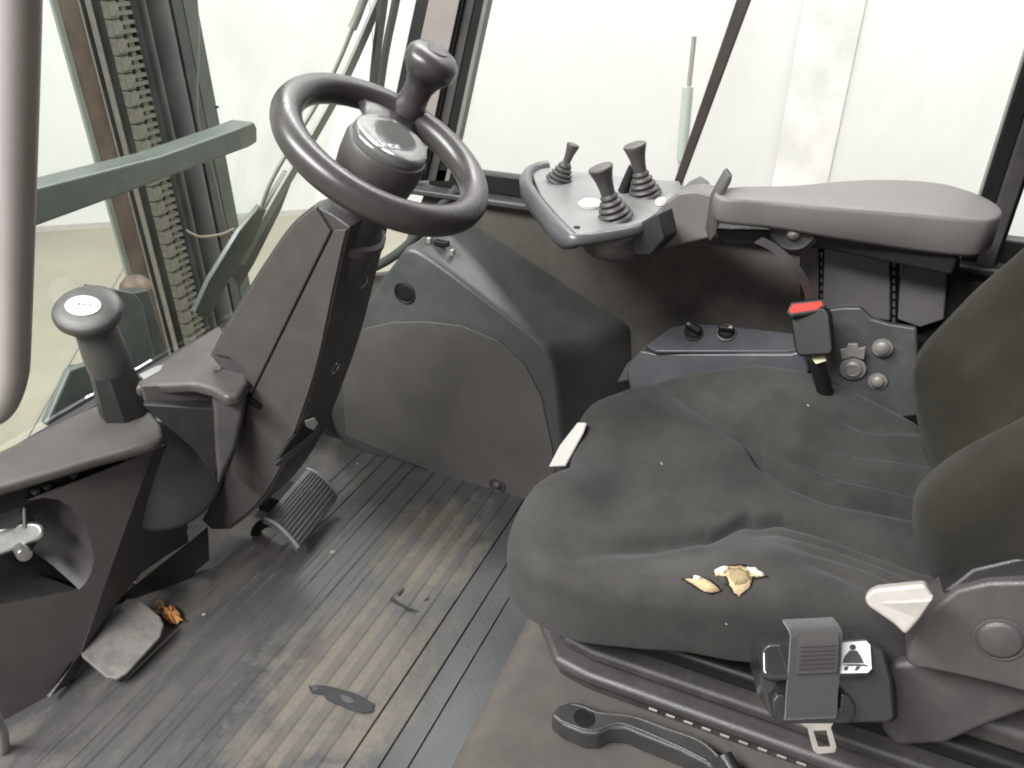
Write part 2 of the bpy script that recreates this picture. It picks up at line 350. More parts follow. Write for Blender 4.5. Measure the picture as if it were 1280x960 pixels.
# rear pillar
def rpost(name, p0, p1, y, d, m):
    q0, q1 = P(p0, 240, y=WY).x, P(p1, 240, y=WY).x
    return prism(name, [(q0, y, .60), (q1, y, .60), (q1, y+d, .60), (q0, y+d, .60)], Z*.9, m, cab, .002)
rpost('frame_trim', 1226, 1229, WY+.003, .02, mat('grey_frame_trim', (.16, .155, .15), .4)); rpost('window_seal', 1229.4, 1249, WY+.001, .03, BLACK)
rpost('rear_pillar', 1249.5, 1272, WY-.012, .05, PL_MID); rpost('window_seal', 1272.5, 1279, WY+.001, .03, BLACK)
prism('rear_quarter_pane', [(.27, WY+.015, .64), (.62, WY+.015, .64), (.62, WY+.015, 1.5), (.27, WY+.015, 1.5)], Y*.005, glass('tinted_glass', (.55, .55, .56)), cab, 0)
prism('side_window_pane', [(-.70, WY+.018, .642), (.20, WY+.018, .642), (.20, WY+.018, 1.5), (-.55, WY+.018, 1.5)], Y*.005, GLASS_S, cab, 0)
# windscreen, floor front wall
prism('windscreen_pane', [(-1.112, .30, .352), (-1.112, 1.29, .352), (-.60, 1.29, 1.5), (-.60, .30, 1.5)], Vector((-.005, 0, .002)), GLASS_F, cab, 0)
prism('front_bulkhead', [(-1.13, .30, -.002), (-1.13, 1.29, -.002), (-1.13, 1.29, .335), (-1.13, .30, .335)], X*.02, PL_DARK, cab, .003)
# window divider bar
pp = [P(938, -25, y=WY-.02), P(846, 232, y=WY-.02)]
dv = (pp[1]-pp[0]).normalized(); sd = X*.0085
prism('window_divider', [pp[0]-sd*1.2, pp[0]+sd*1.2, pp[1]+sd*.8, pp[1]-sd*.8], Y*.014, mat('brown_black_bar', (.035, .028, .026), .45), cab, .002)
# unseen roof, rear and corner panels, added to shade the rear of the seat
prism('roof_shade_panel', [(-.22, .34, 1.5), (.62, .34, 1.5), (.62, 1.36, 1.5), (-.22, 1.36, 1.5)], Z*.05, PL_MID, cab, .01)
prism('rear_panel', [(.62, .36, -.02), (.62, 1.30, -.02), (.62, 1.30, 1.49), (.62, .36, 1.49)], X*.03, PL_MID, cab, .01)
prism('corner_shade_panel', [(.40, .31, -.02), (.64, .31, -.02), (.64, .31, 1.49), (.46, .31, 1.49)], Y*.03, PL_MID, cab, .01)

st = thing('gas_strut', 'thin grey gas strut with wider sleeve on the side window', 'strut', P(850, 230, y=WY+.05))
tube('rod', [P(868, 45, y=WY+.06), P(861, 110, y=WY+.06)], .004, STEEL, st, 10)
tube('sleeve', [P(860, 108, y=WY+.06), P(852, 200, y=WY+.06)], .0095, mat('strut_grey', (.42, .46, .43), .4, mott=.05), st, 14)
tube('end_rod', [P(852, 198, y=WY+.06), P(850, 240, y=WY+.06)], .006, mat('strut_grey', (.42, .46, .43), .4), st, 10)

# wipers outside the windscreen
def wp(px, py, off=.035):
    n = Vector((-1.14, 0, 0)); nn = Vector((1.14, 0, -.52)).normalized()
    return PN(px, py, Vector((-1.14, 0, .36))-nn*off, nn)
wi = thing('windscreen_wiper', 'long grey green wiper arm and blade rising behind the steering wheel', 'wiper', wp(250, 395))
facet('arm_foot', [(244, 392), (262, 352), (300, 290), (326, 258), (334, 262), (318, 300), (282, 360), (262, 398)], wp(290, 320), Vector((1.14, 0, -.52)), .012, GREEN, wi, .003)
tube('rod', [wp(326, 262), wp(345, 215), wp(410, 105), wp(447, 20)], .0042, mat('wiper_metal', (.14, .145, .13), .45), wi, 10)
tube('rod_head', [wp(440, 36, .03), wp(447, 20, .03), wp(462, -20, .03)], .0085, mat('wiper_metal', (.14, .145, .13), .45), wi, 10)
pts = [wp(300, 330, .045), wp(345, 250, .045), wp(420, 120, .045), wp(468, 15, .045), wp(490, -40, .045)]
ribbon('blade', pts, (wp(426, 122, .045)-wp(420, 119, .045))*.62, .006, GREENL, wi)
facet('blade_foot', [(290, 345), (330, 262), (360, 215), (368, 220), (352, 262), (318, 330), (300, 360)], wp(330, 280, .05), Vector((1.14, 0, -.52)), .012, DKGREEN, wi, .003)
wj = thing('windscreen_wiper', 'pair of dark upright wiper blades beside the front pillar', 'wiper', wp(468, 130, .02))
ribbon('blade', [wp(484, -40, .03), wp(478, 10, .03), wp(469, 80, .03), wp(463, 150, .03)], (wp(476, 80, .03)-wp(469.5, 79, .03))*.55, .008, DKGREEN, wj)
ribbon('arm', [wp(503, -40, .055), wp(493, 10, .055), wp(481, 70, .055), wp(470, 150, .055)], (wp(487, 70, .055)-wp(481.5, 69, .055))*.55, .008, DKGREEN, wj)

# grab rail by the door
gy = .45; gd = (P(24, 250, y=gy)-CAM).dot(FWD)
gr = tube('grab_rail', [P(27, -90, y=gy), P(26, 60, y=gy), P(23, 250, y=gy), P(20, 420, y=gy), P(17, 470, y=gy), P(4, 506, y=gy-.004), P(-18, 522, y=gy-.012), P(-70, 540, y=gy-.02)], 19.5/F*gd, RAILGR, None, 24)
tag(gr, 'pale grey bent tube grab rail beside the door opening', 'grab rail')
dfm = tube('door_frame_tube', [P(-14, 880, y=.33), P(-4, 905, y=.33), P(3, 930, y=.33), P(2, 1000, y=.33)], .009, RAILGR, None, 18)
tag(dfm, 'short pale tube at the door sill below the dash', 'tube')

# =================================================================== FLOOR MAT
def mat_floor():
    m = bpy.data.materials.new('dirty_rubber_mat'); m.use_nodes = True; nt = m.node_tree; N = nt.nodes; L = nt.links; b = N['Principled BSDF']
    tc = N.new('ShaderNodeTexCoord'); sp = N.new('ShaderNodeSeparateXYZ'); L.new(tc.outputs['Object'], sp.inputs[0])
    def math_(op, a, b_=None, c=None, clamp=False):
        q = N.new('ShaderNodeMath'); q.operation = op; q.use_clamp = clamp
        for i, v in enumerate((a, b_, c)):
            if v is None: continue
            if isinstance(v, (int, float)): q.inputs[i].default_value = v
            else: L.new(v, q.inputs[i])
        return q.outputs[0]
    def noise(scale, det=8, rough=.65, stretch=None, dist=0):
        n = N.new('ShaderNodeTexNoise'); n.inputs['Scale'].default_value = scale; n.inputs['Detail'].default_value = det; n.inputs['Roughness'].default_value = rough; n.inputs['Distortion'].default_value = dist
        if stretch:
            mp = N.new('ShaderNodeMapping'); mp.inputs['Scale'].default_value = stretch; L.new(tc.outputs['Object'], mp.inputs[0]); L.new(mp.outputs[0], n.inputs['Vector'])
        else: L.new(tc.outputs['Object'], n.inputs['Vector'])
        return n.outputs['Fac']
    # the trodden patch: an ellipse where boots have left dry mud
    def blob(cx, cy, rx, ry):
        dx = math_('DIVIDE', math_('SUBTRACT', sp.outputs[0], cx), rx); dy = math_('DIVIDE', math_('SUBTRACT', sp.outputs[1], cy), ry)
        return math_('SUBTRACT', 1, math_('ADD', math_('MULTIPLY', dx, dx), math_('MULTIPLY', dy, dy)), clamp=True)
    bl = math_('MAXIMUM', blob(-.58, .62, .19, .36), blob(-.60, .95, .14, .24))
    n1 = noise(11, 12, .75, dist=1.0); n2 = noise(26, 8, .7, (1, .28, 1)); n3 = noise(120, 4, .7)
    n4 = noise(7, 9, .7, dist=2.6)
    k = math_('ADD', math_('MULTIPLY', bl, .50), math_('SUBTRACT', math_('ADD', math_('ADD', math_('MULTIPLY', n1, .75), math_('MULTIPLY', n2, .45)), math_('MULTIPLY', n4, .75)), .875))
    d = N.new('ShaderNodeMapRange'); d.inputs[1].default_value = .27; d.inputs[2].default_value = .60; d.inputs[3].default_value = 0; d.inputs[4].default_value = .8; L.new(k, d.inputs[0])
    # ribs are wiped clean by the boots: less mud on the raised rib tops
    up = math_('MULTIPLY', math_('SUBTRACT', sp.outputs[2], .0105), 700, clamp=True)
    cl_ = math_('SUBTRACT', 1, math_('MULTIPLY', up, .48))
    dm = math_('MULTIPLY', d.outputs[0], cl_)
    cr = N.new('ShaderNodeMix'); cr.data_type = 'RGBA'; L.new(math_('MULTIPLY', n1, 1), cr.inputs[0]); cr.inputs[6].default_value = (.026, .027, .029, 1); cr.inputs[7].default_value = (.052, .054, .057, 1)
    br = N.new('ShaderNodeMix'); br.data_type = 'RGBA'; L.new(n3, br.inputs[0]); br.inputs[6].default_value = (.088, .076, .060, 1); br.inputs[7].default_value = (.160, .139, .112, 1)
    # brownish grime towards the front (bulkhead) edge
    gm = N.new('ShaderNodeMapRange'); gm.inputs[1].default_value = .45; gm.inputs[2].default_value = .62; gm.inputs[3].default_value = .05; gm.inputs[4].default_value = .45; L.new(n2, gm.inputs[0])
    fx = N.new('ShaderNodeMapRange'); fx.inputs[1].default_value = -.70; fx.inputs[2].default_value = -.95; L.new(sp.outputs[0], fx.inputs[0])
    g2 = N.new('ShaderNodeMix'); g2.data_type = 'RGBA'; L.new(math_('MULTIPLY', math_('MULTIPLY', gm.outputs[0], 1.4), math_('ADD', fx.outputs[0], .25), clamp=True), g2.inputs[0]); L.new(cr.outputs[2], g2.inputs[6]); g2.inputs[7].default_value = (.098, .083, .070, 1)
    fin = N.new('ShaderNodeMix'); fin.data_type = 'RGBA'; L.new(dm, fin.inputs[0]); L.new(g2.outputs[2], fin.inputs[6]); L.new(br.outputs[2], fin.inputs[7])
    L.new(fin.outputs[2], b.inputs['Base Color'])
    ro = N.new('ShaderNodeMapRange'); ro.inputs[3].default_value = .44; ro.inputs[4].default_value = .92; L.new(dm, ro.inputs[0]); L.new(ro.outputs[0], b.inputs['Roughness'])
    bp = N.new('ShaderNodeBump'); bp.inputs['Strength'].default_value = .35; bp.inputs['Distance'].default_value = .002; L.new(math_('ADD', n3, dm), bp.inputs['Height']); L.new(bp.outputs[0], b.inputs['Normal'])
    return m
MATM = mat_floor()
fm = thing('floor_mat', 'grooved dark rubber floor mat covered in dry tan mud', 'mat', (-.66, .75, 0))
x0, x1, y0, y1 = -1.10, -.346, .31, 1.19
prof = [(x0, .004), (x0, .010)]
def rib(a, wdt, h=.0023, s=.0032): prof.extend([(a, .010), (a+s, .010+h), (a+wdt-s, .010+h), (a+wdt, .010)])
def groove(a, wdt, h=.0045, s=.001): prof.extend([(a, .010), (a+s, .010-h), (a+wdt-s, .010-h), (a+wdt, .010)])
xx = -.905
for wdt, gap in ((.012, .030), (.010, .012), (.014, .034), (.010, .013), (.016, .030), (.020, .017)): rib(xx, wdt); xx += wdt+gap
while xx < -.53: rib(xx, .020, .0020); xx += .036
groove(-.492, .004); groove(-.447, .004); groove(-.408, .003)
prof += [(x1, .010), (x1, .004)]
rows = 24; rings = [[(px_, y0+(y1-y0)*j/rows, z_) for px_, z_ in prof] for j in range(rows+1)]
mt = loft('rubber_sheet', rings, MATM, fm, sharp=25)
TZ = .0128
def rag2(px, amp=.8, k=3):
    return [(a_[0]+(b_[0]-a_[0])*t/k+random.uniform(-amp, amp), a_[1]+(b_[1]-a_[1])*t/k+random.uniform(-amp, amp)*.7) for a_, b_ in zip(px, px[1:]+px[:1]) for t in range(k)]
def flat_px(name, px, z, m, parent, d=.0012, sm=2, rag=.8):
    px = rag2(px, rag); pts = [P(x, y, z=z) for x, y in px]; pts = smoothpath(pts, sm, True) if sm else pts
    return prism(name, pts, Z*-d, m, parent, 0)
TEAR = mat('bare_mat_backing', (.016, .018, .019), .75, mott=.3, mscale=60, grain=.8, gscale=200)
flat_px('tear', [(386, 858), (396, 856), (414, 858), (436, 864), (455, 872), (467, 880), (466, 889), (452, 891), (430, 884), (412, 876), (402, 868), (390, 866)], TZ+.0012, TEAR, fm)
flat_px('tear_scrap', [(424, 868), (436, 870), (444, 877), (436, 879), (428, 875)], TZ+.0022, PL_MID, fm)
flat_px('tear_scrap', [(389, 858), (395, 857), (398, 861), (393, 864)], TZ+.0022, PL_MID, fm)
SCU = mat('scuff_rubber', (.012, .011, .011), .7)
for q in ([(489, 746), (497, 751), (508, 758), (524, 764), (514, 763), (500, 757), (488, 750)], [(496, 742), (504, 733), (504, 738), (498, 744)], [(530, 750), (536, 745), (535, 749)]):
    flat_px('cut', q, TZ+.001, SCU, fm, sm=2, rag=.5)

# dry leaf, crumbs
lf_ = thing('dry_leaf', 'crumpled orange brown dry leaf beside the flat worn pedal', 'leaf', P(212, 768, z=.02))
for q, m_, zz in (([(200, 766), (206, 757), (217, 757), (224, 768), (229, 777), (218, 780), (207, 774)], LEAFM, .020), ([(189, 762), (196, 752), (206, 752), (203, 762), (197, 769)], mat('pale_leaf', (.24, .16, .085), .8, mott=.3, mscale=60), .022)):
    q = rag2(q, 1.2, 3); c0 = [P(x, y, z=zz)+Z*random.uniform(-.004, .006) for x, y in q]; cc = sum(c0, Vector())/len(c0)
    n_ = len(c0); mid_ = [p*.5+cc*.5+Z*random.uniform(-.004, .009) for p in c0]
    mesh('blade', c0+mid_+[cc+Z*.006], [[i, (i+1) % n_, n_+(i+1) % n_, n_+i] for i in range(n_)]+[[n_+i, n_+(i+1) % n_, 2*n_] for i in range(n_)], m_, lf_, smooth=False)
CRUMB = mat('pale_crumb', (.24, .22, .19), .9, mott=.2, mscale=200)
for i, (x, y, r) in enumerate(((447, 580, .003), (168, 729, .0045), (242, 712, .004), (255, 768, .004), (416, 690, .006))):
    z = .013; r *= .7; p = P(x, y, z=z)
    o = lathe('crumb', [(.0001, r*.8), (r*.7, r*.5), (r, .0), (r*.8, -.001)], p, Z+X*.2, CRUMB, None, 7, sx=1.5)
    tag(o, ['tiny pale crumb by the side cover foot', 'white pellet in the dark gap under the dash panel', 'pale crumb near the steering column foot', 'pale crumb near the dry leaf', 'pale clod on the mat below the ribbed pedal'][i], 'crumb', 'dirt crumbs on the mat')

# =================================================================== PEDALS
bp_ = thing('brake_pedal', 'flat worn grey metal pedal plate under the dash panel', 'pedal', P(150, 800, z=.0))
pn = Vector((.25, -.12, 1)).normalized(); po = P(150, 795, z=.05)
facet('pedal_plate', [(158, 748), (172, 746), (200, 770), (205, 780), (200, 796), (158, 842), (146, 849), (132, 846), (102, 820), (98, 808)], po, pn, .010, WORN, bp_, .003)
tube('pedal_arm', [P(140, 790, z=.035), P(120, 740, z=.06), P(110, 700, z=.10)], .009, BLACK, bp_, 12)
ap = thing('accelerator_pedal', 'curved ribbed rubber accelerator pedal beside the steering column', 'pedal', P(380, 660, z=0))
A0, A1 = P(330, 648, z=.105), P(384, 586, z=.105)     # upper long edge
axl = (A1-A0); L_ = axl.length; ax1 = axl.normalized(); fw = Vector((-ax1.y, ax1.x, 0)); fw = fw if fw.x > 0 else -fw
profp = []
for i in range(13):
    t = i/12; profp.append((t*.062, -.050*t**2.1-.006*t))
def ped(off, h0, h1, e0, e1):
    r0, r1 = [], []
    for (u, d) in profp: r0.append(A0+ax1*e0+fw*u+Z*(d+off)); r1.append(A0+ax1*e1+fw*u+Z*(d+off))
    return r0, r1
u0, u1 = ped(0, 0, 0, 0, L_); b0, b1 = [p-Z*.012-fw*.006 for p in u0], [p-Z*.012-fw*.006 for p in u1]
loft('pad', [u0+b0[::-1], u1+b1[::-1]], RUBBER, ap, sharp=35)
for q in range(2, 12):
    (u, d) = profp[q]
    c = A0+fw*u+Z*(d+.0012)
    tube('rib', [c+ax1*.004, c+ax1*(L_-.004)], .0016, RUBBER, ap, 8)
for e in (0, L_):
    tube('rim', [p+ax1*(e+(-.001 if e else .001))+Z*.0005 for p in (u0 if not e else [q+Vector() for q in u0])], .0036, mat('lit_rubber_edge', (.20, .20, .21), .5), ap, 8)  # paler tubes paint in the light caught along the pad edges
tube('pedal_arm', [A0+ax1*.05+fw*.02-Z*.03, A0+ax1*.05-fw*.05-Z*.07, A0+ax1*.05-fw*.07-Z*.10], .010, BLACK, ap, 12)
box('pedal_base', P(350, 622, z=.03), (.07, .06, .05), BLACK, ap, .004)

# =================================================================== SIDE COVER (box at the right wall)
sc = thing('side_cover', 'grey plastic wheel arch cover with arched panel beside the floor mat', 'cover', (-.6, 1.2, 0))
FY = 1.17
front = [P(x, y, y=FY) for x, y in ((430, 552), (412, 520), (424, 440), (462, 372), (492, 328), (512, 310), (550, 332), (620, 385), (672, 425), (690, 446), (700, 500), (706, 600), (706, 664))]
back = [P(x, y, y=WY-.003) for x, y in ((470, 470), (455, 440), (490, 350), (524, 300), (556, 274), (580, 276), (620, 300), (690, 345), (750, 385), (782, 405), (787, 425), (787, 480), (780, 540))]
for p in (front[0], front[-1]): p.z = .002
for p in (back[0], back[-1]): p.z = .002
mid = [a_*.86+b_*.14 for a_, b_ in zip(front, back)]
cen = sum(front, Vector())/len(front)
def infl(r, k): return [p+(p-cen)*k for p in r]
r0 = [cen+(p-cen)*.955 for p in front]; r0 = [Vector((p.x, FY, max(p.z, .002))) for p in r0]
r1 = [Vector((p.x, FY+.004, max(p.z, .002))) for p in [cen+(q-cen)*.99 for q in front]]
r2 = [Vector((p.x, FY+.016, max(p.z, .002))) for p in front]
def rs(r): return smoothpath(r, 6)
shell = loft('shell', [rs(q) for q in (r0, r1, r2, [a_*.5+b_*.5 for a_, b_ in zip(front, back)], back)], PL_COOL, sc, sharp=60)
facet('arched_panel', [(432, 545), (428, 480), (438, 432), (455, 411), (490, 403), (530, 402), (575, 407), (620, 425), (655, 455), (676, 495), (690, 560), (697, 630), (690, 655), (640, 634), (545, 592)], (0, FY-.0035, 0), Y, .003, PL_BROWN, sc, .0015)
def cup(px, py, r, m1=PL_DARK, y=FY, bolt=False):
    p = P(px, py, y=y); t = lathe('screw_recess', [(r*1.15, .000), (r*1.12, -.002), (r, -.003), (r*.93, -.0006), (r*.75, -.0002), (r*.01, .0002)], p, Y, m1, sc, 28)
    lathe('recess_floor', [(r*.93, .0004), (r*.90, -.0002), (r*.5, -.0004), (.0001, -.0005)], p-Y*.0008, Y, BLACK if not bolt else PL_MID, t, 28)
    if bolt: lathe('bolt_head', [(r*.55, 0), (r*.52, -.004), (r*.35, -.007), (r*.01, -.008)], p-Y*.001, Y, PL_WARM, t, 20)
cup(506, 366, .0205); cup(622, 606, .0165, PL_WARM, FY-.0035, True)
box('latch', P(552, 304, y=FY+.04), (.030, .012, .010), BLACK, sc, .002)
for q in ((537, 300), (566, 315)): box('latch_tab', P(q[0], q[1], y=FY+.035), (.008, .010, .012), STEEL, sc, .002)

# =================================================================== SWITCH PANEL
sw = thing('switch_panel', 'blue grey sloped switch panel with two rotary switches behind the seat cushion', 'panel', P(890, 440, y=1.25))
so = P(890, 430, y=1.20); sn = Vector((-.05, -.55, .84)).normalized()
facet('panel_top', [(806, 432), (838, 408), (862, 404), (900, 405), (995, 416), (1004, 436), (985, 440), (820, 440)], so, sn, .02, PL_BLUE, sw, .004)
facet('panel_front', [(800, 437), (822, 441), (988, 441), (1004, 437), (1012, 462), (1000, 500), (790, 500), (782, 462)], so+Vector((0, -.008, -.004)), Vector((0, -.93, .36)), .02, PL_BLUE, sw, .005)
facet('panel_end', [(806, 432), (822, 441), (805, 470), (770, 478), (782, 455)], so+Vector((-.02, -.01, -.02)), Vector((-.5, -.6, .6)), .02, PL_COOL, sw, .004)
for i, (x, y) in enumerate(((867, 413), (908, 413))):
    p = PN(x, y+4, so, sn); k = lathe('rotary_switch', [(.0150, 0), (.0145, .006), (.0118, .008), (.0112, .010), (.0001, .0105)], p, sn, BLACK, sw, 26)
    e1 = (X+Z*-.45*(1 if i == 0 else -.1)).normalized(); e3 = (sn-e1*e1.dot(sn)).normalized(); e2 = e3.cross(e1)
    box('grip', p+sn*.016, (.026, .009, .014), BLACK, k, .003, (e1, e2, e3))
    box('marker', p+sn*.0236+e1*(-.008 if i == 0 else .008), (.006, .005, .002), SILVER, k, .0006, (e1, e2, e3))
    tube('bezel', [p+sn*.004+.0152*(X*math.cos(t)+sn.cross(X).normalized()*math.sin(t)) for t in [2*math.pi*j/16 for j in range(17)]], .0012, SILVER if i else PL_DARK, k, 6)

# =================================================================== CONTROL TRAY WITH LEVERS, AND ARMREST
TZT = .680
tr = thing('control_tray', 'grey control tray with joystick levers at the end of the armrest', 'control panel', P(740, 300, z=.63))
top = [(664, 216), (680, 208), (720, 214), (790, 222), (850, 226), (853, 240), (832, 258), (806, 278), (770, 287), (722, 293), (700, 272), (676, 245)]
pts = [P(x, y, z=TZT) for x, y in top]
prism('tray_top', pts, Z*-.012, mat('light_tray_plastic', (.17, .172, .17), .4, mott=.08, dust=.1), tr, .003)
# rim around the left and near edges
lip = smoothpath([P(x, y, z=TZT+.005) for x, y in ((684, 204), (668, 207), (658, 216), (661, 233), (684, 264), (706, 287), (722, 295), (768, 289), (806, 279), (834, 259), (856, 242))], 6)
rings = []
for i, p in enumerate(lip):
    t = (lip[min(i+1, len(lip)-1)]-lip[max(i-1, 0)]).normalized(); o_ = Vector((t.y, -t.x, 0)).normalized()
    if o_.dot(p-P(765, 250, z=TZT+.005)) < 0: o_ = -o_
    f = i/(len(lip)-1); big = 1-.55*ss(.45, .62, f)
    rings.append([p-o_*.008*big+Z*.002, p-o_*.002*big+Z*.005*big, p+o_*.006*big+Z*.001, p+o_*.011*big-Z*.008, p+o_*.010*big-Z*.022*big, p+o_*.001-Z*.032*big, p-o_*.012-Z*.032*big, p-o_*.012-Z*.008])
loft('tray_rim', rings, mat('tray_rim_plastic', (.070, .070, .076), .32, mott=.06, dust=.1), tr, sharp=60)
lo = [P(x, y, z=TZT-.016) for x, y in ((690, 246), (720, 284), (760, 287), (812, 276), (840, 256), (800, 235), (740, 225))]
prism('under_body', lo, Z*-.014, PL_DARK, tr, .006)
co = P(765, 296, z=.655)
lathe('lower_hub', [(.048, .01), (.048, -.010), (.046, -.020), (.038, -.027), (.001, -.028)], P(766, 297, z=.652)+Y*.012, Z, PL_WARM, tr, 40)
facet('hub_bracket', [(790, 284), (822, 266), (830, 300), (812, 320), (790, 320)], P(805, 300, y=1.02), Vector((-.3, -1, 0)), .04, PL_DARK, tr, .004)
GL = mat('lever_plastic', (.045, .041, .040), .5, mott=.1, dust=.15)
def lever(bx, by, tx, ty, s=1, boot=1, hw=1, zt=TZT):
    b_ = P(bx, by, z=zt); d = ray(tx, ty)
    # the tip stands above the base on a near-vertical stick
    t = (b_-CAM).dot(Vector((FWD.x, FWD.y, 0)).normalized())/d.dot(Vector((FWD.x, FWD.y, 0)).normalized()); tip = CAM+d*t
    a = tip-b_; h = a.length; a.normalize(); r = .021*boot
    pr = [(r*1.1, -.002), (r*1.1, .002)]
    for q in range(4):
        rr = r*(1-.15*q); hh = h*(.05+.105*q); pr += [(rr*.80, hh), (rr*1.0, hh+h*.035), (rr*.98, hh+h*.06), (rr*.78, hh+h*.1)]
    bt = lathe('lever_boot', pr+[(.007*s, h*.52)], b_, a, GL, tr, 26, sharp=80)
    lathe('lever_handle', [(.0085*s*hw, h*.46), (.0090*s*hw, h*.6), (.0105*s*hw, h*.75), (.0135*s*hw, h*.9), (.0150*s*hw, h*.965), (.0142*s*hw, h*.99), (.010*s*hw, h*1.0), (.0001, h*1.0)], b_, a, GL, tr, 24)
lever(769, 272, 750, 208, 1.2, 1.15); lever(806, 243, 793, 180, 1.2, 1.15); lever(699, 226, 717, 180, .95, 1.0, .75)
b_ = P(779, 240, z=TZT); tube('toggle', [b_, b_+Z*.022+X*.006, b_+Z*.042+X*.012], (.009, .006), BLACK, tr, 12)
lathe('thumb_button', [(.019, -.001), (.019, .004), (.014, .008), (.0001, .009)], P(738, 257, z=TZT), Z, BULB, tr, 30)
box('index_mark', P(721, 284, z=TZT+.001), (.008, .006, .003), BLACK, tr, .001)

ar = thing('armrest', 'long grey padded armrest with bracket beside the seat back', 'armrest', P(1080, 300, y=1.05))
AZ = .738
plan = [P(x, y, z=AZ) for x, y in ((898, 247), (960, 253), (1036, 260), (1130, 267), (1216, 275), (1243, 274), (1254, 264), (1240, 250), (1205, 236), (1170, 228), (1110, 224), (1050, 226), (986, 232), (905, 235))]
cen = sum(plan, Vector())/len(plan)
pl_ = smoothpath(plan, 5, True)
def sc_(k, dz):
    return [cen+(p-cen)*k+Z*(dz+.006*max(0, 1-abs(k-.5)*2)) for p in pl_]
def inset(d, dz):
    return [p-(Vector((p.x-cen.x, p.y-cen.y, 0)).normalized()*d)+Z*dz for p in pl_]
def hb(p): return .036-.012*ss(-.15, -.02, -p.x*-1) if False else .034+.014*ss(-.12, .10, p.x)
Rg = [[cen+(p-cen)*.02+Z*.004 for p in pl_], [cen+(p-cen)*.5+Z*.003 for p in pl_], inset(.012, .0012), inset(.004, .0002), inset(.0012, -.0015), inset(.0, -.0045)]
Rg += [[p-Z*(hb(p)-.006) for p in pl_], [q-Z*(hb(p)) for p, q in zip(pl_, inset(.006, 0))], [q-Z*(hb(p)+.001) for p, q in zip(pl_, inset(.03, 0))]]
loft('pad', Rg, PL_ARM, ar)
af = (0, 1.004, 0)
facet('front_block', [(806, 300), (812, 275), (829, 254), (848, 240), (870, 238), (892, 243), (888, 298), (840, 309), (804, 316)], (0, 1.010, 0), Vector((0, -1, .12)), .07, PL_ARM, ar, .005)
facet('block_top', [(846, 241), (862, 226), (876, 219), (886, 226), (893, 240), (870, 238)], (0, 1.03, 0), Vector((0, -.6, .8)), .02, PL_MID, ar, .003)
facet('clip_blade', [(893, 252), (900, 238), (911, 219), (916, 218), (914, 228), (904, 246), (901, 262), (896, 292), (888, 303), (886, 297)], (0, 1.0, 0), Vector((.3, -1, .1)), .05, PL_MID, ar, .003)
lathe('thumb_screw', [(.0075, 0), (.0075, .002), (.005, .003), (.0001, .003)], P(826, 253, y=1.005), Vector((0, -.6, .8)), TAB, ar, 20)
# bracket under the pad
facet('under_rail', [(893, 285), (1040, 292), (1200, 318), (1190, 345), (1030, 312), (900, 306)], (0, 1.06, 0), Y, .08, BLACK, ar, .004)
lathe('pivot_disc', [(.032, 0), (.032, -.004), (.026, -.008), (.020, -.006), (.001, -.006)], P(993, 286, y=1.045), Y, PL_DARK, ar, 36)
lathe('pivot_screw', [(.0095, -.004), (.0095, -.010), (.006, -.014), (.0001, -.015)], P(993, 289, y=1.045), Y, SILVER, ar, 20)
ribbon('strap', [P(948, 300, y=1.035), P(968, 310, y=1.035), P(990, 330, y=1.035), P(1006, 352, y=1.045), P(1016, 384, y=1.065)], (X*.0045+Z*.004), .004, PL_MID, ar)
facet('support_panel', [(1030, 308), (1113, 318), (1113, 402), (1085, 398), (1060, 390), (1028, 392)], (0, 1.11, 0), Y, .02, PL_PURP, ar, .003)
facet('support_panel', [(1126, 324), (1185, 336), (1180, 400), (1150, 410), (1122, 400)], (0, 1.11, 0), Y, .02, PL_PURP, ar, .003)
facet('support_panel', [(998, 306), (1024, 308), (1024, 392), (1008, 392)], (0, 1.115, 0), Y, .02, PL_WARM, ar, .003)
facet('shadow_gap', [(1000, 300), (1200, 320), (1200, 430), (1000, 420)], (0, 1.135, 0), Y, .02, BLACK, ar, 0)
for y in range(328, 400, 10):
    facet('slot', [(1115.5, y), (1119, y+.5), (1119, y+6), (1115.5, y+5.5)], (0, 1.112, 0), Y, .006, PL_MID, ar, 0)
    facet('slot', [(1025.5, y-10), (1028, y-10), (1028, y-5), (1025.5, y-5)], (0, 1.112, 0), Y, .006, PL_MID, ar, 0)
facet('cable_clip', [(1126, 318), (1172, 326), (1172, 331), (1132, 325), (1128, 345), (1124, 345)], (0, 1.095, 0), Y, .006, PL_MID, ar, .001)
facet('cable_clip', [(1140, 317), (1158, 319), (1160, 326), (1142, 326)], (0, 1.09, 0), Y, .008, BULB, ar, .001)
bpz = (.05, 1.088, .50)
facet('bolt_plate', [(1022, 398), (1038, 386), (1056, 384), (1076, 384), (1090, 398), (1110, 404), (1146, 410), (1150, 520), (1110, 525), (1060, 490), (1020, 470)], bpz, Vector((-.1, -1, .15)), .012, mat('plate_paint', (.034, .035, .037), .45, dust=.15), ar, .004)
BOLT = mat('dusty_bolt', (.20, .185, .175), .5, metal=.3, mott=.2, mscale=80, dust=.4)
for x, y, r in ((1103, 434, .0115), (1097, 476, .0110)):
    lathe('plate_bolt', [(r*1.15, 0), (r*1.15, -.002), (r*.86, -.0022), (r*.82, -.005), (r*.55, -.0072), (.0001, -.008)], P(x, y, y=1.078), Y, BOLT, ar, 22)
facet('bolt_bracket', [(1050, 437), (1058, 436), (1060, 430), (1072, 430), (1074, 436), (1082, 434), (1080, 450), (1066, 446), (1052, 450)], (0, 1.072, 0), Y, .004, BOLT, ar, .001)
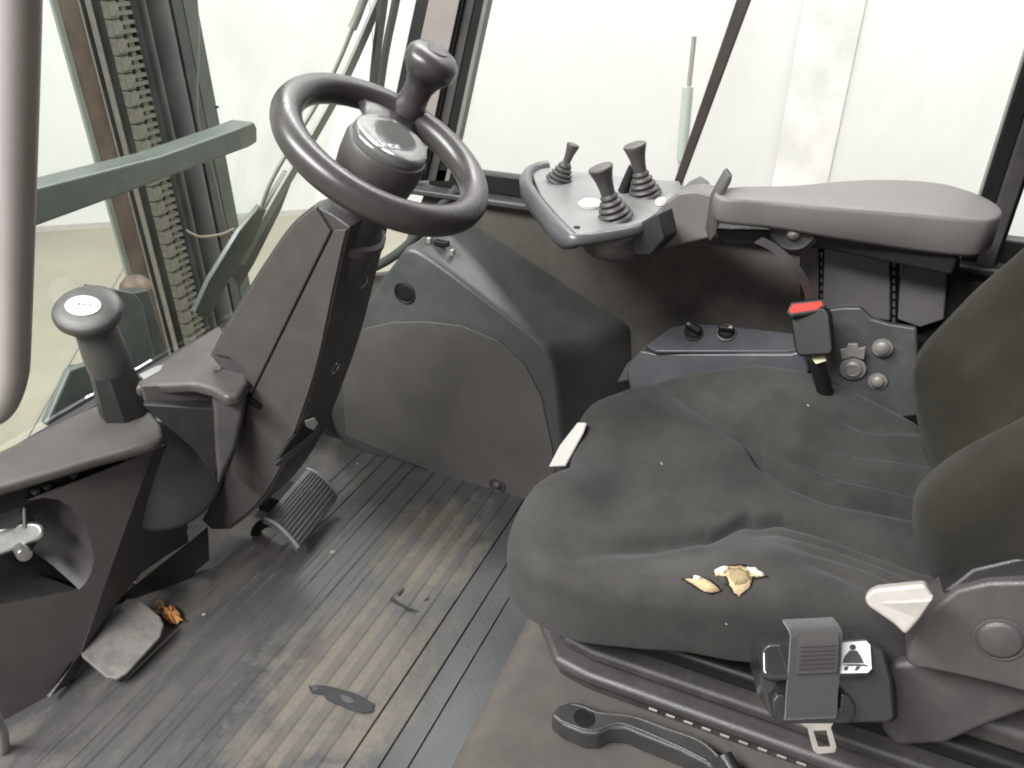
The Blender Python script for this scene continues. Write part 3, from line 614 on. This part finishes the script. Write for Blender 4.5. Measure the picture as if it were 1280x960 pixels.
lathe('plate_bolt', [(.0175, 0), (.0175, -.002), (.0130, -.0022), (.0125, -.006), (.009, -.008), (.008, -.0065), (.0001, -.0065)], P(1066, 460, y=1.078), Y, BOLT, ar, 24)

# =================================================================== BELT BUCKLE
bk = thing('belt_buckle', 'black seat belt buckle with red release button beside the cushion', 'buckle', P(1020, 450, y=1.05))
bo = P(1012, 410, y=1.03); bn = Vector((-.25, -.9, .38)).normalized()
facet('housing', [(986, 389), (1030, 383), (1036, 392), (1041, 436), (1038, 444), (998, 446), (993, 438)], bo, bn, .022, BLACK, bk, .004)
tn = Vector((-.1, -.35, 1))
facet('release_button', [(986, 387), (991, 380), (1027, 376), (1029, 381), (1022, 386), (990, 391)], bo+Vector((0, .004, .024)), tn, .006, RED, bk, .001)
facet('button_frame', [(984, 389), (989, 378), (1029, 374), (1033, 381), (1024, 388), (990, 393)], bo+Vector((0, .004, .0225)), tn, .006, PL_MID, bk, .001)
facet('care_tag', [(1014, 448), (1030, 444), (1033, 451), (1020, 455)], bo+Vector((0, .006, -.03)), bn, .002, mat('pale_tag', (.55, .52, .34), .7), bk, .0005)
tube('stalk', [P(1018, 446, y=1.035), P(1026, 470, y=1.045), P(1034, 500, y=1.06)], .011, BLACK, bk, 12)

# =================================================================== SEAT PLINTH
PZ = .20
ol = [(-.322, .30), (.62, .30), (.62, 1.27), (-.345, 1.27)]
pk = prism('seat_plinth', [(x, y, .001) for x, y in ol], Z*(PZ-.001), PLINTH, None, .035, 6); tag(pk, 'felt covered grey plinth under the driver seat', 'plinth')
pkv = [v for v in pk.data.vertices if v.co.z > .1 and v.co.x < 0]
for v in pkv: v.co.x += .035

# =================================================================== DRIVER SEAT
seat = thing('driver_seat', 'worn black fabric driver seat with torn cushion showing yellow foam', 'seat', (-.05, .83, PZ))
CY = .852
out = [(-.303, .93), (-.292, .868), (-.284, .832), (-.290, .795), (-.305, .72), (-.298, .655), (-.268, .617), (-.20, .596), (-.10, .602), (.0, .622), (.10, .652), (.19, .69), (.225, .77), (.23, .85), (.225, .93), (.19, 1.01), (.10, 1.082), (.0, 1.122), (-.12, 1.126), (-.22, 1.090), (-.285, 1.01)]
CR = ((-.30, .235), (-.25, .222), (-.185, .195), (-.075, .118), (-.027, .064), (.012, .040), (.06, .038), (.16, .050), (.25, .060))
def crease(x):
    for (a, p), (b, q) in zip(CR, CR[1:]):
        if x <= b: return p+(q-p)*ss(a, b, x) if a > -.08 else p+(q-p)*max(0, (x-a)/(b-a))
    return .06
def hc(x, y):
    d = abs(y-CY); inner = crease(x); t = ss(-.24, .02, x)
    amp = .054 if y > CY else .038
    h = amp*ss(inner-.008, inner+.115, d)*(.25+.75*t)
    h -= (.009+.010*t)*math.exp(-((d-inner)/(.017-.005*t))**2)*ss(-.25, -.12, x)
    for k in (1, 2, 3):
        f = ss(-.06+.025*k, .02+.03*k, x)
        h -= .0135*f*math.exp(-((d-inner-.037*k-.004*math.sin(x*25+k))/.0098)**2)*ss(.24, .16, d+.01*k)
    h += .012*math.exp(-((d-.10)/.05)**2)*ss(-.06, -.22, x)      # front lobes
    h -= .016*math.exp(-(d/.055)**2)*ss(-.17, -.28, x)           # dip between the thighs
    h -= .010*ss(-.10, .12, x)
    h += .0015*math.sin(x*41+y*23)*math.sin(y*37-x*11)+.0010*math.sin(x*70+1.3*math.sin(y*30))
    h -= .013*math.exp(-((x+.19)/.035)**2-((y-.76)/.055)**2)+.013*math.exp(-((x+.20)/.04)**2-((y-.93)/.055)**2)
    return h
cush = pad('cushion', out, ((0, 0, .415), X, Y, Z), hc, .030, .098, FABRIC, seat, 70)
T = bvh(cush)
# torn cover with foam
def ragged(px, amp=.9, k=3):
    out = []
    for i in range(len(px)):
        a_, b_ = px[i], px[(i+1) % len(px)]
        for t in range(k): out.append((a_[0]+(b_[0]-a_[0])*t/k+random.uniform(-amp, amp), a_[1]+(b_[1]-a_[1])*t/k+random.uniform(-amp, amp)*.8))
    return out
def patch(name, px, m, lift, parent, dome=0, sm=2):
    px = ragged(px); base = []
    for x, y in px:
        p, n = hit(T, x, y, lift)
        base.append(p)
    base = smoothpath(base, sm, True); cx = sum(p[0] for p in px)/len(px); cy_ = sum(p[1] for p in px)/len(px)
    c, n = hit(T, cx, cy_, lift+dome)
    k = len(base); mid_ = [p*.45+c*.55+n*(dome*.15) for p in base]; low = [p-n*.006 for p in base]
    vs = low+base+mid_+[c]; fs = []
    for i in range(k):
        j = (i+1) % k; fs += [[i, j, k+j, k+i], [k+i, k+j, 2*k+j, 2*k+i], [2*k+i, 2*k+j, 3*k]]
    o = mesh(name, vs, fs, m, parent); return o, base
HOLE = mat('torn_cover_shadow', (.020, .019, .018), .95, spec=.05)  # dark torn cloth, the tear's shadow painted into its colour
th1, _ = patch('tear_hole', [(852, 724), (864, 722.5), (875, 720.5), (888, 725.5), (898, 733), (902, 739), (890, 743), (876, 739.5), (864, 732)], HOLE, .0012, cush)
patch('foam', [(857, 725), (866, 724), (874, 722), (886, 727), (894, 733), (899, 738), (890, 741), (878, 738), (868, 731)], FOAM, .0022, th1, .0015)
patch('foam_scrap', [(866, 724), (870, 721), (876, 723), (874, 727), (868, 727)], FOAMW, .0034, th1, .001)
th2, _ = patch('tear_hole', [(891, 716), (902, 709), (914, 707), (926, 706), (938, 708.5), (950, 713.5), (961, 722), (942, 725), (939, 735), (931, 741), (923, 747), (915, 741), (908, 729), (898, 723)], HOLE, .0012, cush)
patch('foam', [(893, 716), (903, 711), (913, 710), (924, 709), (936, 712), (948, 716), (957, 721), (940, 722), (938, 733), (930, 739), (923, 745), (916, 738), (910, 728), (908, 720), (896, 721)], FOAM, .0022, th2, .0)
patch('foam_core', [(911, 714), (924, 713), (936, 718), (937, 727), (928, 731), (918, 731), (911, 724)], FOAMD, .0036, th2, .003)
patch('cover_lining', [(892, 716), (901, 711), (912, 711), (909, 716), (902, 719), (895, 719)], FOAMW, .0042, th2, .001)
patch('cover_lining', [(934, 712), (944, 713), (955, 720), (947, 722), (938, 718)], FOAMW, .0040, th2, .001)
patch('cover_flap', [(896, 722), (906, 723), (910, 731), (903, 731)], FABRIC, .0036, th2, .001)
# white strip under the front edge
facet('front_strip', [(686, 583), (700, 556), (722, 528), (731, 528), (727, 540), (704, 582)], P(710, 555, z=.385), Vector((-.8, -.35, .5)), .004, TAGW, seat, .001)
# backrest
ba = math.radians(13); eb = Vector((math.sin(ba), 0, math.cos(ba))); en = Vector((-math.cos(ba), 0, math.sin(ba)))
bout = [(-.10, -.055), (0, -.065), (.10, -.055), (.155, -.01), (.185, .06), (.195, .14), (.200, .24), (.195, .36), (.18, .48), (.11, .55), (0, .565), (-.11, .55), (-.18, .48), (-.195, .36), (-.200, .24), (-.195, .14), (-.185, .06), (-.155, -.01)]
def hbk(u, v):
    d = abs(u); inn = .045+.045*ss(.0, .35, v)
    h = .105*ss(inn, inn+.085, d)*(1-(.55 if u > 0 else .80)*ss(.06, .36, v))*(.45+.55*ss(-.05, .08, v))
    h -= .015*math.exp(-((d-inn)/.011)**2)
    h -= .015*math.exp(-((d-inn-.026)/.008)**2)*ss(-.02, .08, v)
    h -= .014*math.exp(-((d-inn-.058+.10*(v-.12))/.009)**2)*ss(.02, .1, v)
    h += .004*math.cos(2*math.pi*v/.075)*ss(inn, inn-.03, d)
    h += .0015*math.sin(u*50+v*23)*math.sin(v*37-u*21)
    return h
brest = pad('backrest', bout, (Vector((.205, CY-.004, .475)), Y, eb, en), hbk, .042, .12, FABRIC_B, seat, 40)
TB = bvh(brest); SEAM = mat('olive_seam', (.060, .066, .030), .95, mott=.4, mscale=60)
def on_surface(name, tree, px, r, m, parent, lift=0):
    pts = []
    for x, y in px:
        p, n = hit(tree, x, y, lift)
        if p is not None and (not pts or (p-pts[-1]).length < .06): pts.append(p)
    if len(pts) > 2: return tube(name, pts, r, m, parent, 7, 4)
for q in ([(1009, 506), (1010, 507), (1011, 508)], [(826, 578), (827, 580), (828, 581)], [(907, 779), (908, 780), (909, 780)]):
    on_surface('lint', T, q, .0005, TAGW, cush, .0005)
prism('back_shell', [Vector((.30, CY-.19, .42)), Vector((.30, CY+.19, .42)), Vector((.42, CY+.19, 1.0)), Vector((.42, CY-.19, 1.0))], X*.03, PL_DARK, seat, .02)
# base: pan, bellows bands, slide rails
def band(name, grow, z0, z1, m, bev, fx=-.245):
    pts = [(fx-grow, .70-grow*.6), (fx+.035-grow*.5, .652-grow), (fx+.07, .645-grow), (.34, .645-grow), (.34, 1.06+grow), (fx+.03-grow, 1.06+grow), (fx-grow, 1.02)]
    return prism(name, [Vector((x, y, z0)) for x, y in pts], Z*(z1-z0), m, seat, bev)
BANDM = mat('seat_base_plastic', (.030, .028, .027), .58, grain=.3, mott=.1, dust=.15)
band('seat_pan', -.020, .300, .332, BANDM, .010)
band('bellows_fold', -.008, .272, .298, BLACK, .008)
band('upper_frame', .010, .254, .271, BANDM, .006)
band('bellows_fold', -.004, .243, .253, BLACK, .002)
band('base_tray', .022, .222, .242, PL_MID, .008)
band('slide_rail', .012, .2015, .221, BANDM, .004)
for i in range(10):
    x = -.09+i*.022
    box('rail_tooth', (x, .6315, .2105), (.011, .002, .0035), STEEL, seat, .0006)
# recliner cover, tab
RY = .600
rc = facet('recliner_cover', [(1132, 826), (1142, 796), (1164, 764), (1196, 738), (1236, 729), (1330, 726), (1400, 760), (1400, 900), (1300, 872), (1250, 858), (1200, 846), (1160, 838), (1140, 835)], (0, .632, .48), Vector((0, -1, .18)), .05, PL_WARM, seat, .010, 4)
facet('recliner_skirt', [(1098, 890), (1112, 830), (1180, 825), (1300, 850), (1400, 860), (1400, 930), (1290, 889), (1240, 907), (1182, 932), (1120, 935), (1102, 915)], (0, .650, .36), Vector((0, -1, .25)), .03, PL_MID, seat, .008, 4)
pc = PN(1250, 800, (0, .631, .48), Vector((0, -1, .18)))
lathe('pivot_cap', [(.0225, 0), (.0225, -.0005), (.0205, -.0010), (.0195, .0010), (.0185, -.0015), (.015, -.0030), (.0001, -.0035)], pc, Vector((0, 1, -.18)), PL_WARM, seat, 36)
facet('hinge_cover', [(1176, 742), (1216, 712), (1290, 694), (1400, 690), (1400, 740), (1290, 726), (1230, 728), (1192, 742)], (0, .648, .52), Vector((0, -1, .3)), .05, PL_DARK, seat, .006)
tn_ = Vector((-.15, -1, .45)); to = PN(1125, 760, (0, RY-.012, 0), Y)
facet('recliner_tab', [(1080, 748), (1086, 740), (1096, 736), (1156, 730), (1168, 749), (1152, 772), (1132, 795), (1116, 780), (1084, 758)], to, tn_, .016, TAB, seat, .004, 4)
facet('tab_face', [(1084, 757), (1098, 753), (1130, 752), (1166, 750), (1150, 773), (1132, 794), (1114, 778)], to-tn_.normalized()*-.001, Vector((-.15, -1, .1)), .010, TAB, seat, .002)

# =================================================================== BELT RETRACTOR
re = thing('belt_retractor', 'black seat belt reel with webbing and steel tongue on the seat side', 'seat belt', P(1030, 900, y=.60))
ro = P(1030, 850, y=.572); rn = Vector((.28, -.80, .53)).normalized(); tp = Vector((.20, -.45, .87)).normalized()
H1 = facet('housing', [(951, 812), (960, 806), (1086, 800), (1106, 812), (1116, 850), (1120, 898), (1112, 904), (978, 906), (962, 895), (950, 850)], ro, rn, .045, GLOSSBLK, re, .007, 4)
facet('housing_lid', [(952, 812), (960, 804), (1080, 799), (1092, 806), (1094, 842), (1086, 847), (966, 850), (953, 844)], ro+rn*.012+Z*.012, tp, .014, GLOSSBLK, re, .005, 4)
facet('side_cheek', [(1096, 804), (1106, 812), (1122, 856), (1124, 898), (1112, 906), (1106, 860)], ro+rn*.004, Vector((.75, -.6, .3)), .02, PL_DARK, re, .003)
LO = ro+rn*.012+Z*.012+tp*.0014
stk = facet('pictogram_label', [(1049, 803), (1083, 801), (1088, 806), (1090, 836), (1085, 841), (1049, 842)], LO, tp, .0012, WHITE, re, .0004)
io = LO+tp*.0008
def ink(px): facet('pictogram', px, io, tp, .0006, INK, stk, 0)
ink([(1066+4.0*math.cos(t), 809+3.6*math.sin(t)) for t in [2*math.pi*i/14 for i in range(14)]])
ink([(1062, 813), (1071, 813), (1076, 820), (1080, 829), (1053, 829), (1056, 820)])
ink([(1052, 831), (1060, 830), (1072, 830), (1082, 830.5), (1086, 833), (1080, 832.5), (1062, 832.5)])
ink([(1056, 833), (1061, 833), (1059, 838), (1055, 838)]); ink([(1071, 833), (1076, 833), (1072, 838), (1068, 838)])
# webbing: comes over the top, falls down the face, folds round the tongue bar
wpath = [PN(1020, 776, ro, rn)+rn*-.004, PN(1020, 782, ro, rn)+rn*.020, PN(1019, 800, ro, rn)+rn*.022, PN(1018, 830, ro, rn)+rn*.020, PN(1016, 860, ro, rn)+rn*.018, PN(1016, 884, ro, rn)+rn*.016, PN(1016, 892, ro, rn)+rn*.010]
sh_ = PN(1016, 850, ro, rn)-PN(1025, 850, ro, rn); wpath = [p+sh_ for p in wpath]
hv = (PN(1049, 849, ro, rn)-PN(983, 852, ro, rn))*.475
ribbon('webbing', wpath, hv, .003, WEB, re)
ribbon('webbing_fold', [p+rn*.004+hv*.03 for p in wpath[1:4]], hv*.80, .002, mat('belt_stitch', (.042, .039, .036), .85, mott=.1), re)
for i in range(6):
    q = wpath[2]+(wpath[3]-wpath[2])*(i/5.5-.15)+rn*.0066
    tube('stitch_row', [q-hv*.68, q+hv*.68], .0006, INK, re, 5)
th = facet('tongue_holder', [(966, 876), (972, 868), (982, 868), (984, 888), (1050, 887), (1052, 867), (1062, 869), (1070, 882), (1070, 896), (1062, 905), (974, 905), (966, 894)], ro+rn*.012, rn, .008, PL_DARK, re, .002)
ft = [(999, 903), (1042, 902), (1038, 910), (1046, 934), (1044, 941), (1022, 943), (1017, 939), (1010, 912)]
# steel tongue with its slot: four bars
tg = facet('tongue', [(998, 903), (1043, 902), (1039, 910), (1040, 913), (1013, 914), (1010, 911)], ro+rn*.010, rn, .0025, STEEL, re, .0006)
for q in ([(1010, 912), (1017, 913), (1024, 936), (1022, 943), (1017, 939)], [(1033, 912), (1040, 912), (1046, 934), (1044, 941), (1039, 936)], [(1023, 934), (1040, 934), (1044, 941), (1022, 943)]):
    facet('tongue_bar', q, ro+rn*.0098, rn, .0025, STEEL, tg, .0006)

# =================================================================== LEVER ON THE PLINTH
lv_ = thing('adjust_lever', 'loose black plastic lever with round hole lying beside the seat', 'lever', P(760, 910, z=PZ))
LZ = PZ+.030
LEV = mat('lever_black', (.030, .030, .031), .45, grain=.3, mott=.1, dust=.12)
LZ = PZ+.034
facet('lever_arm', [(689, 893), (697, 882), (714, 876), (728, 878), (745, 886), (770, 890), (790, 892), (830, 906), (880, 924), (906, 946), (922, 985), (900, 988), (886, 956), (850, 938), (800, 918), (782, 910), (762, 910), (748, 917), (730, 916), (705, 906)], (0, 0, LZ), Z, .030, LEV, lv_, .004)
lathe('hole', [(.0125, .0012), (.0110, .0014), (.0095, .0002), (.0001, .0002)], P(730, 898, z=LZ), Z, BLACK, lv_, 24)
tube('lever_ridge', [P(x, y, z=LZ+.0005) for x, y in ((714, 880), (730, 884), (748, 891), (790, 896), (830, 910), (874, 926), (898, 946))], .0018, PL_MID, lv_, 8)
tube('lever_ridge', [P(x, y, z=LZ+.0005) for x, y in ((702, 901), (728, 911), (746, 912), (764, 906), (784, 906), (846, 932), (884, 951))], .0018, PL_MID, lv_, 8)
tube('lever_foot', [P(905, 945, z=LZ-.006), P(930, 990, z=LZ-.015), P(960, 1040, z=LZ-.02)], .010, PL_DARK, lv_, 10)

# =================================================================== STEERING COLUMN
col = thing('steering_column', 'tall curved grey steering column cover standing on the cab floor', 'column', (-.98, .83, 0))
CY0, CW = .77, .108
def cv(px, k=5): return [(p.x, p.y) for p in smoothpath([(x, y, 0) for x, y in px], k)]
fr = cv([(392, 256), (364, 280), (334, 322), (300, 376), (274, 420), (262, 444)]); re_ = cv([(288, 662), (322, 634), (352, 588), (380, 515), (400, 450), (418, 370), (432, 305), (438, 284)])
cl_px = fr+[(284, 470), (300, 500), (302, 540), (288, 580), (264, 628), (252, 650), (264, 662)]+re_+[(415, 268)]
shell_c = prism('shell', [P(x, y, y=CY0) for x, y in cl_px], Y*CW, PL_MID, col, .014, 5)
shell_c.modifiers['bevel'].angle_limit = math.radians(50)
sc1 = facet('side_cover', cv([(393, 259), (365, 283), (335, 325), (302, 378), (276, 421), (265, 443)])+[(287, 447), (304, 460), (313, 494), (413, 290)], (0, CY0-.006, 0), Y, .010, PL_WARM, col, .005, 4)
sc2 = facet('side_trim', [(417, 288)]+cv([(433, 287), (428, 306), (414, 370), (397, 450), (377, 514), (349, 586), (320, 630), (288, 657)])+[(268, 657), (258, 648), (290, 585), (306, 540), (310, 505)], (0, CY0-.004, 0), Y, .008, PL_WARM, col, .004, 4)
for o in (sc1, sc2): o.modifiers['bevel'].angle_limit = math.radians(50)
facet('cover_notch', [(307, 494), (313, 496), (327, 508), (325, 513), (312, 506)], (0, CY0-.006, 0), Y, .002, BLACK, col, 0)
rear = [(436, 286), (430, 308), (416, 372), (399, 450), (379, 516), (352, 588), (322, 634)]
rp = smoothpath([P(x, y, y=CY0+.006)+X*.003 for x, y in rear], 6)
loft('shaded_rear_cover', [[p, p+Y*(CW-.012), p+Y*(CW-.012)-X*.02, p-X*.02] for p in rp], PL_DARK, col, sharp=40)  # rear face made dark to paint in the low light it gets
RT = bvh(bpy.data.objects['shaded_rear_cover'])
for x, y in ((411, 372), (418, 460), (381, 494), (453, 352)):
    p, n = hit(RT, x, y, 0)
    if p is None: continue
    lathe('screw', [(.0105, 0), (.0105, .0025), (.0080, .003), (.0065, .0008), (.0001, .0008)], p, n, mat('screw_grey', (.30, .30, .30), .25, metal=.8), col, 18)
# opening at the foot with a pale cable end
p, n = hit(RT, 378, 545)
if p:
    facet('foot_opening', [(345, 580), (362, 552), (382, 532), (398, 528), (396, 540), (380, 560)], p+n*.002, n, .004, BLACK, col, 0)
    facet('cable_end', [(383, 527), (394, 523), (398, 529), (392, 538), (384, 534)], p+n*.006, n, .004, WHITE, col, .001)
    facet('opening_lip', [(345, 580), (362, 566), (392, 542), (399, 528), (402, 530), (396, 546), (368, 570), (347, 584)], p+n*.005, n, .004, PL_COOL, col, .001)
# =================================================================== STEERING WHEEL
WC = Vector((-.543, .83, .800)); ta, tb = .556, .058
wn_ = Vector((math.sin(ta)*math.cos(tb), math.sin(ta)*math.sin(tb), math.cos(ta)))
wu = Y.cross(wn_).normalized(); wv = wn_.cross(wu)
def wpt(r, a, h=0): return WC+r*(wu*math.cos(a)+wv*math.sin(a))+wn_*h
lathe('column_neck', [(.050, -.20), (.050, -.145), (.047, -.118), (.041, -.112), (.039, -.085), (.036, -.055), (.001, -.055)], WC, wn_, PL_MID, col, 40)
lathe('neck_ring', [(.052, -.135), (.0535, -.128), (.052, -.120), (.046, -.117), (.044, -.12)], WC, wn_, PL_WARM, col, 40)
sw_ = thing('steering_wheel', 'thick dark steering wheel with glossy hub cap and spinner knob', 'steering wheel', WC-wn_*.06)
rings = []
for i in range(96):
    a = 2*math.pi*i/96
    rings.append([wpt(.1255+.0185*math.cos(b_)*(1.0), a, .0195*math.sin(b_)) for b_ in [2*math.pi*j/20 for j in range(20)]])
loft('rim', rings+[rings[0]], RIM, sw_, caps=False)
# hub
lathe('hub', [(.040, -.070), (.050, -.045), (.053, -.020), (.0535, .004), (.051, .010), (.046, .012), (.0001, .012)], WC, wn_, PL_WARM, sw_, 48)
cap = lathe('hub_cap', [(.049, .011), (.0488, .018), (.0470, .0220), (.0430, .0240), (.030, .0246), (.0001, .0248)], WC, wn_, mat('polished_hub_cap', (.20, .20, .195), .13, metal=.55, mott=.08, mscale=30), sw_, 48)
def near_angle(px, py, r=.127, h=0):
    best = None
    for i in range(360):
        a = 2*math.pi*i/360; x, y = proj(wpt(r, a, h)); d = (x-px)**2+(y-py)**2
        if best is None or d < best[0]: best = (d, a)
    return best[1]
fa = near_angle(492, 118)
for a_, wd_, dh in ((fa, .040, 0), (fa+math.pi*.98, .030, -.026)):
    d_ = (wu*math.cos(a_)+wv*math.sin(a_)); s_ = wn_.cross(d_)
    rg = []
    for k in range(7):
        t = k/6; r_ = .030+.092*t; h_ = .006-.006*t+dh*(1-t*t); w_ = wd_*(1.15-.35*math.sin(t*math.pi)+.25*t*t)
        c_ = WC+d_*r_+wn_*h_
        rg.append([c_-s_*w_-wn_*.004, c_-s_*w_*.8+wn_*.004, c_+s_*w_*.8+wn_*.004, c_+s_*w_-wn_*.004, c_+s_*w_*.8-wn_*.014, c_-s_*w_*.8-wn_*.014])
    loft('spoke', rg, RIM, sw_, sharp=70)
# lettering on the cap
p0, p1 = PN(462, 180, WC+wn_*.022, wn_), PN(507, 186, WC+wn_*.022, wn_)
tcn = PN(487, 183, WC+wn_*.0250, wn_)
text('hub_lettering', 'LINDE', .0125, tcn, p1-p0, PN(470, 160, WC, wn_)-PN(474, 190, WC, wn_), mat('pale_print', (.42, .42, .44), .6), cap, .0005)
# spinner knob
ka = near_angle(512, 137)
kb = wpt(.125, ka, .012)
kn = lathe('spinner_knob', [(.023, -.012), (.0225, .006), (.0200, .012), (.0188, .022), (.0195, .033), (.0230, .043), (.0290, .052), (.0345, .060), (.0362, .068), (.0348, .077), (.0285, .0840), (.018, .0875), (.0001, .0885)], kb, wn_, RIM, sw_, 40, sharp=60)
lathe('knob_inset', [(.0145, .0882), (.0140, .0892), (.012, .0893), (.0001, .0889)], kb, wn_, PL_MID, kn, 30)

# =================================================================== DASH (left console)
da = thing('dash_console', 'angular grey dash console with hollow tray beneath the windscreen', 'dashboard', (-1.05, .6, 0))
DZ = .365
facet('top_pad', [(-80, 604), (0, 562), (126, 502), (160, 505), (190, 514), (201, 530), (203, 546), (184, 556), (120, 572), (0, 607), (-80, 632)], (0, 0, DZ), Z, .020, PL_WARM, da, .009, 5)
pA, pB, pC = P(190, 563, z=.325), P(35, 626, z=.325), P(90, 852, z=.012)
nA = nrm(pA, pB, pC)
facet('rear_panel', [(192, 563), (36, 626), (55, 622), (72, 624), (90, 634), (104, 652), (113, 675), (117, 700), (114, 716), (106, 730), (99, 737), (50, 747), (-60, 768), (-60, 960), (14, 906), (61, 872), (88, 852)], pA, nA, .006, PL_WARM, da, 0)
pD = P(235, 678, z=.07); nB = nrm(pA, pC, pD)
facet('side_panel', [(192.5, 563), (212, 553), (236, 678), (212, 692), (178, 715), (150, 748), (120, 800), (62, 872), (89, 851)], pA, nB, .006, PL_MID, da, 0)
facet('panel_bulge', [(211, 622), (217, 615), (224, 619), (232, 640), (236, 660), (230, 676), (214, 684), (208, 684)], pD, Vector((.8, -.5, .2)), .02, PL_MID, da, .008)
# hollow
arc = smoothpath([PN(x, y, pA, nA) for x, y in ((38, 626), (55, 622), (72, 624), (90, 634), (104, 652), (113, 675), (117, 700), (114, 716), (106, 730), (99, 737))], 4)
cc = PN(10, 690, pA, nA)
loft('hollow_wall', [arc, [p+(cc-p)*.10-nA*.030 for p in arc], [p+(cc-p)*.24-nA*.065 for p in arc], [p+(cc-p)*.50-nA*.085 for p in arc]], PL_MID, da, caps=False, closed=False)
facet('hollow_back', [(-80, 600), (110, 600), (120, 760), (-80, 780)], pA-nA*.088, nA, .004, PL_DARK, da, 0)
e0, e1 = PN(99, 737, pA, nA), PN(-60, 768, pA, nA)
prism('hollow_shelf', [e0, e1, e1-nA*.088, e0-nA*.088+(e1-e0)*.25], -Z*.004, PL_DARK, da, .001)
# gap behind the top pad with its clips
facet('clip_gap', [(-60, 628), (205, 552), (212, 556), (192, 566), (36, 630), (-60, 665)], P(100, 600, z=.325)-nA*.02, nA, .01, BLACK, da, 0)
for x, y in ((186, 561), (158, 571), (92, 594), (58, 608), (44, 614)):
    box('clip', P(x, y, z=.329), (.010, .010, .008), PL_MID, da, .002)
facet('lever_plate', [(-30, 640), (0, 636), (26, 632), (30, 650), (18, 660), (-30, 668)], pA-nA*.03, nA, .006, PL_BLUE, da, .002)
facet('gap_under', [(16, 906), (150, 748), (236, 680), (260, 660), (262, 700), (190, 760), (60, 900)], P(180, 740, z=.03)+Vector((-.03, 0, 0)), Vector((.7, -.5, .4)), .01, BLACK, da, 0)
ml = thing('release_lever', 'small bright metal lever inside the hollow of the dash', 'lever', PN(25, 675, pA, nA))
o1 = PN(28, 672, pA-nA*.02, nA)
facet('lever_body', [(-30, 672), (0, 660), (22, 654), (42, 653), (51, 658), (53, 668), (46, 676), (30, 682), (0, 694), (-30, 700)], o1, Vector((.3, -.75, .6)), .016, SILVER, ml, .005, 4, 3)
lathe('lever_pin', [(.0001, .016), (.0095, .0155), (.0105, .014), (.0105, -.01)], PN(28, 689, pA-nA*.012, nA), nA, SILVER, ml, 22)
tube('lever_rod', [PN(30, 634, pA-nA*.028, nA), PN(31, 660, pA-nA*.022, nA)], .003, SILVER, ml, 8)

# pod between dash and column
po_ = thing('column_pod', 'rounded grey dash pod joining the steering column', 'dash pod', (-1.0, .85, .2))
QZ = .450
facet('pod_top', [(166, 484), (176, 470), (220, 438), (274, 404), (290, 430), (300, 447), (309, 458), (311, 476), (300, 492), (280, 496), (262, 484), (240, 478), (178, 482)], (0, 0, QZ), Z, .022, PL_WARM, po_, .009, 4)
yb_ = P(290, 500, z=QZ-.03)
facet('pod_nose', [(262, 486), (284, 490), (311, 470), (309, 500), (296, 560), (272, 610), (268, 560), (266, 514)], P(285, 490, z=QZ-.02), Vector((.6, -.75, .25)), .05, PL_MID, po_, .008, 4)
facet('pod_recess', [(176, 482), (240, 480), (266, 492), (272, 512), (230, 506), (184, 508)], P(230, 492, z=QZ-.025), Vector((.8, -.5, .2)), .03, PL_WARM, po_, .003)
facet('pod_side', [(178, 506), (272, 511), (276, 560), (270, 600), (240, 560), (205, 530)], P(240, 520, z=QZ-.05), Vector((.7, -.7, .1)), .03, PL_DARK, po_, .003)
dc = P(212, 610, z=.20)
lathe('pod_drum', [(.098, -.10), (.098, -.010), (.095, -.003), (.086, .003), (.045, .010), (.0001, .012)], P(204, 596, z=.26), Vector((.80, -.52, .28)), mat('pod_drum_plastic', (.050, .053, .056), .36, mott=.08, dust=.1), po_, 56)
bd = P(272, 462, z=QZ+.001)
text('pod_emblem', 'NX', .016, bd, P(280, 456, z=QZ)-P(264, 466, z=QZ), Vector((-.5, .2, 0)), SILVER, po_, .0015)
facet('warning_label', [(174, 468), (196, 457), (204, 456), (200, 463), (180, 474)], (0, 0, QZ+.0006), Z, .0006, mat('faded_label', (.22, .22, .21), .5), po_, 0)

# selector lever with oval label
sl = thing('selector_lever', 'mushroom topped selector lever with oval white label on the dash', 'lever', P(155, 512, z=DZ))
sb_ = P(160, 520, z=DZ-.01); stp = PN(110, 383, sb_, Vector((FWD.x, FWD.y, 0)))
sa = (stp-sb_).normalized(); sh = (stp-sb_).length
lathe('boot', [(.040, -.01), (.038, sh*.16), (.033, sh*.40), (.031, sh*.45)], sb_, sa, PL_DARK, sl, 8, sharp=20)
lathe('grip', [(.0305, sh*.43), (.032, sh*.47), (.0325, sh*.6), (.0305, sh*.78), (.031, sh*.9)], sb_, sa, PL_MID, sl, 36)
kx = (RGT*.9+Z*.25).normalized()
kt = (Vector((.28, -.42, .86))).normalized()
kc = sb_+sa*sh*.92
hd = lathe('knob', [(.026, -.022), (.033, -.010), (.041, .002), (.0445, .011), (.0440, .018), (.040, .0225), (.026, .0255), (.0001, .0265)], kc, kt, PL_MID, sl, 40, sx=1.12, updir=RGT+Z*.3)
lb = lathe('oval_label', [(.0180, .0262), (.0177, .0276), (.0001, .0278)], kc+kt*.0002-(RGT*.002), kt, WHITE, hd, 36, sx=1.45, updir=RGT-Z*.12)
text('label_lettering', 'LINDE', .0105, kc+kt*.0282-(RGT*.002), RGT-Z*.12, UPV, mat('grey_print', (.18, .18, .2), .6), lb, .0003)
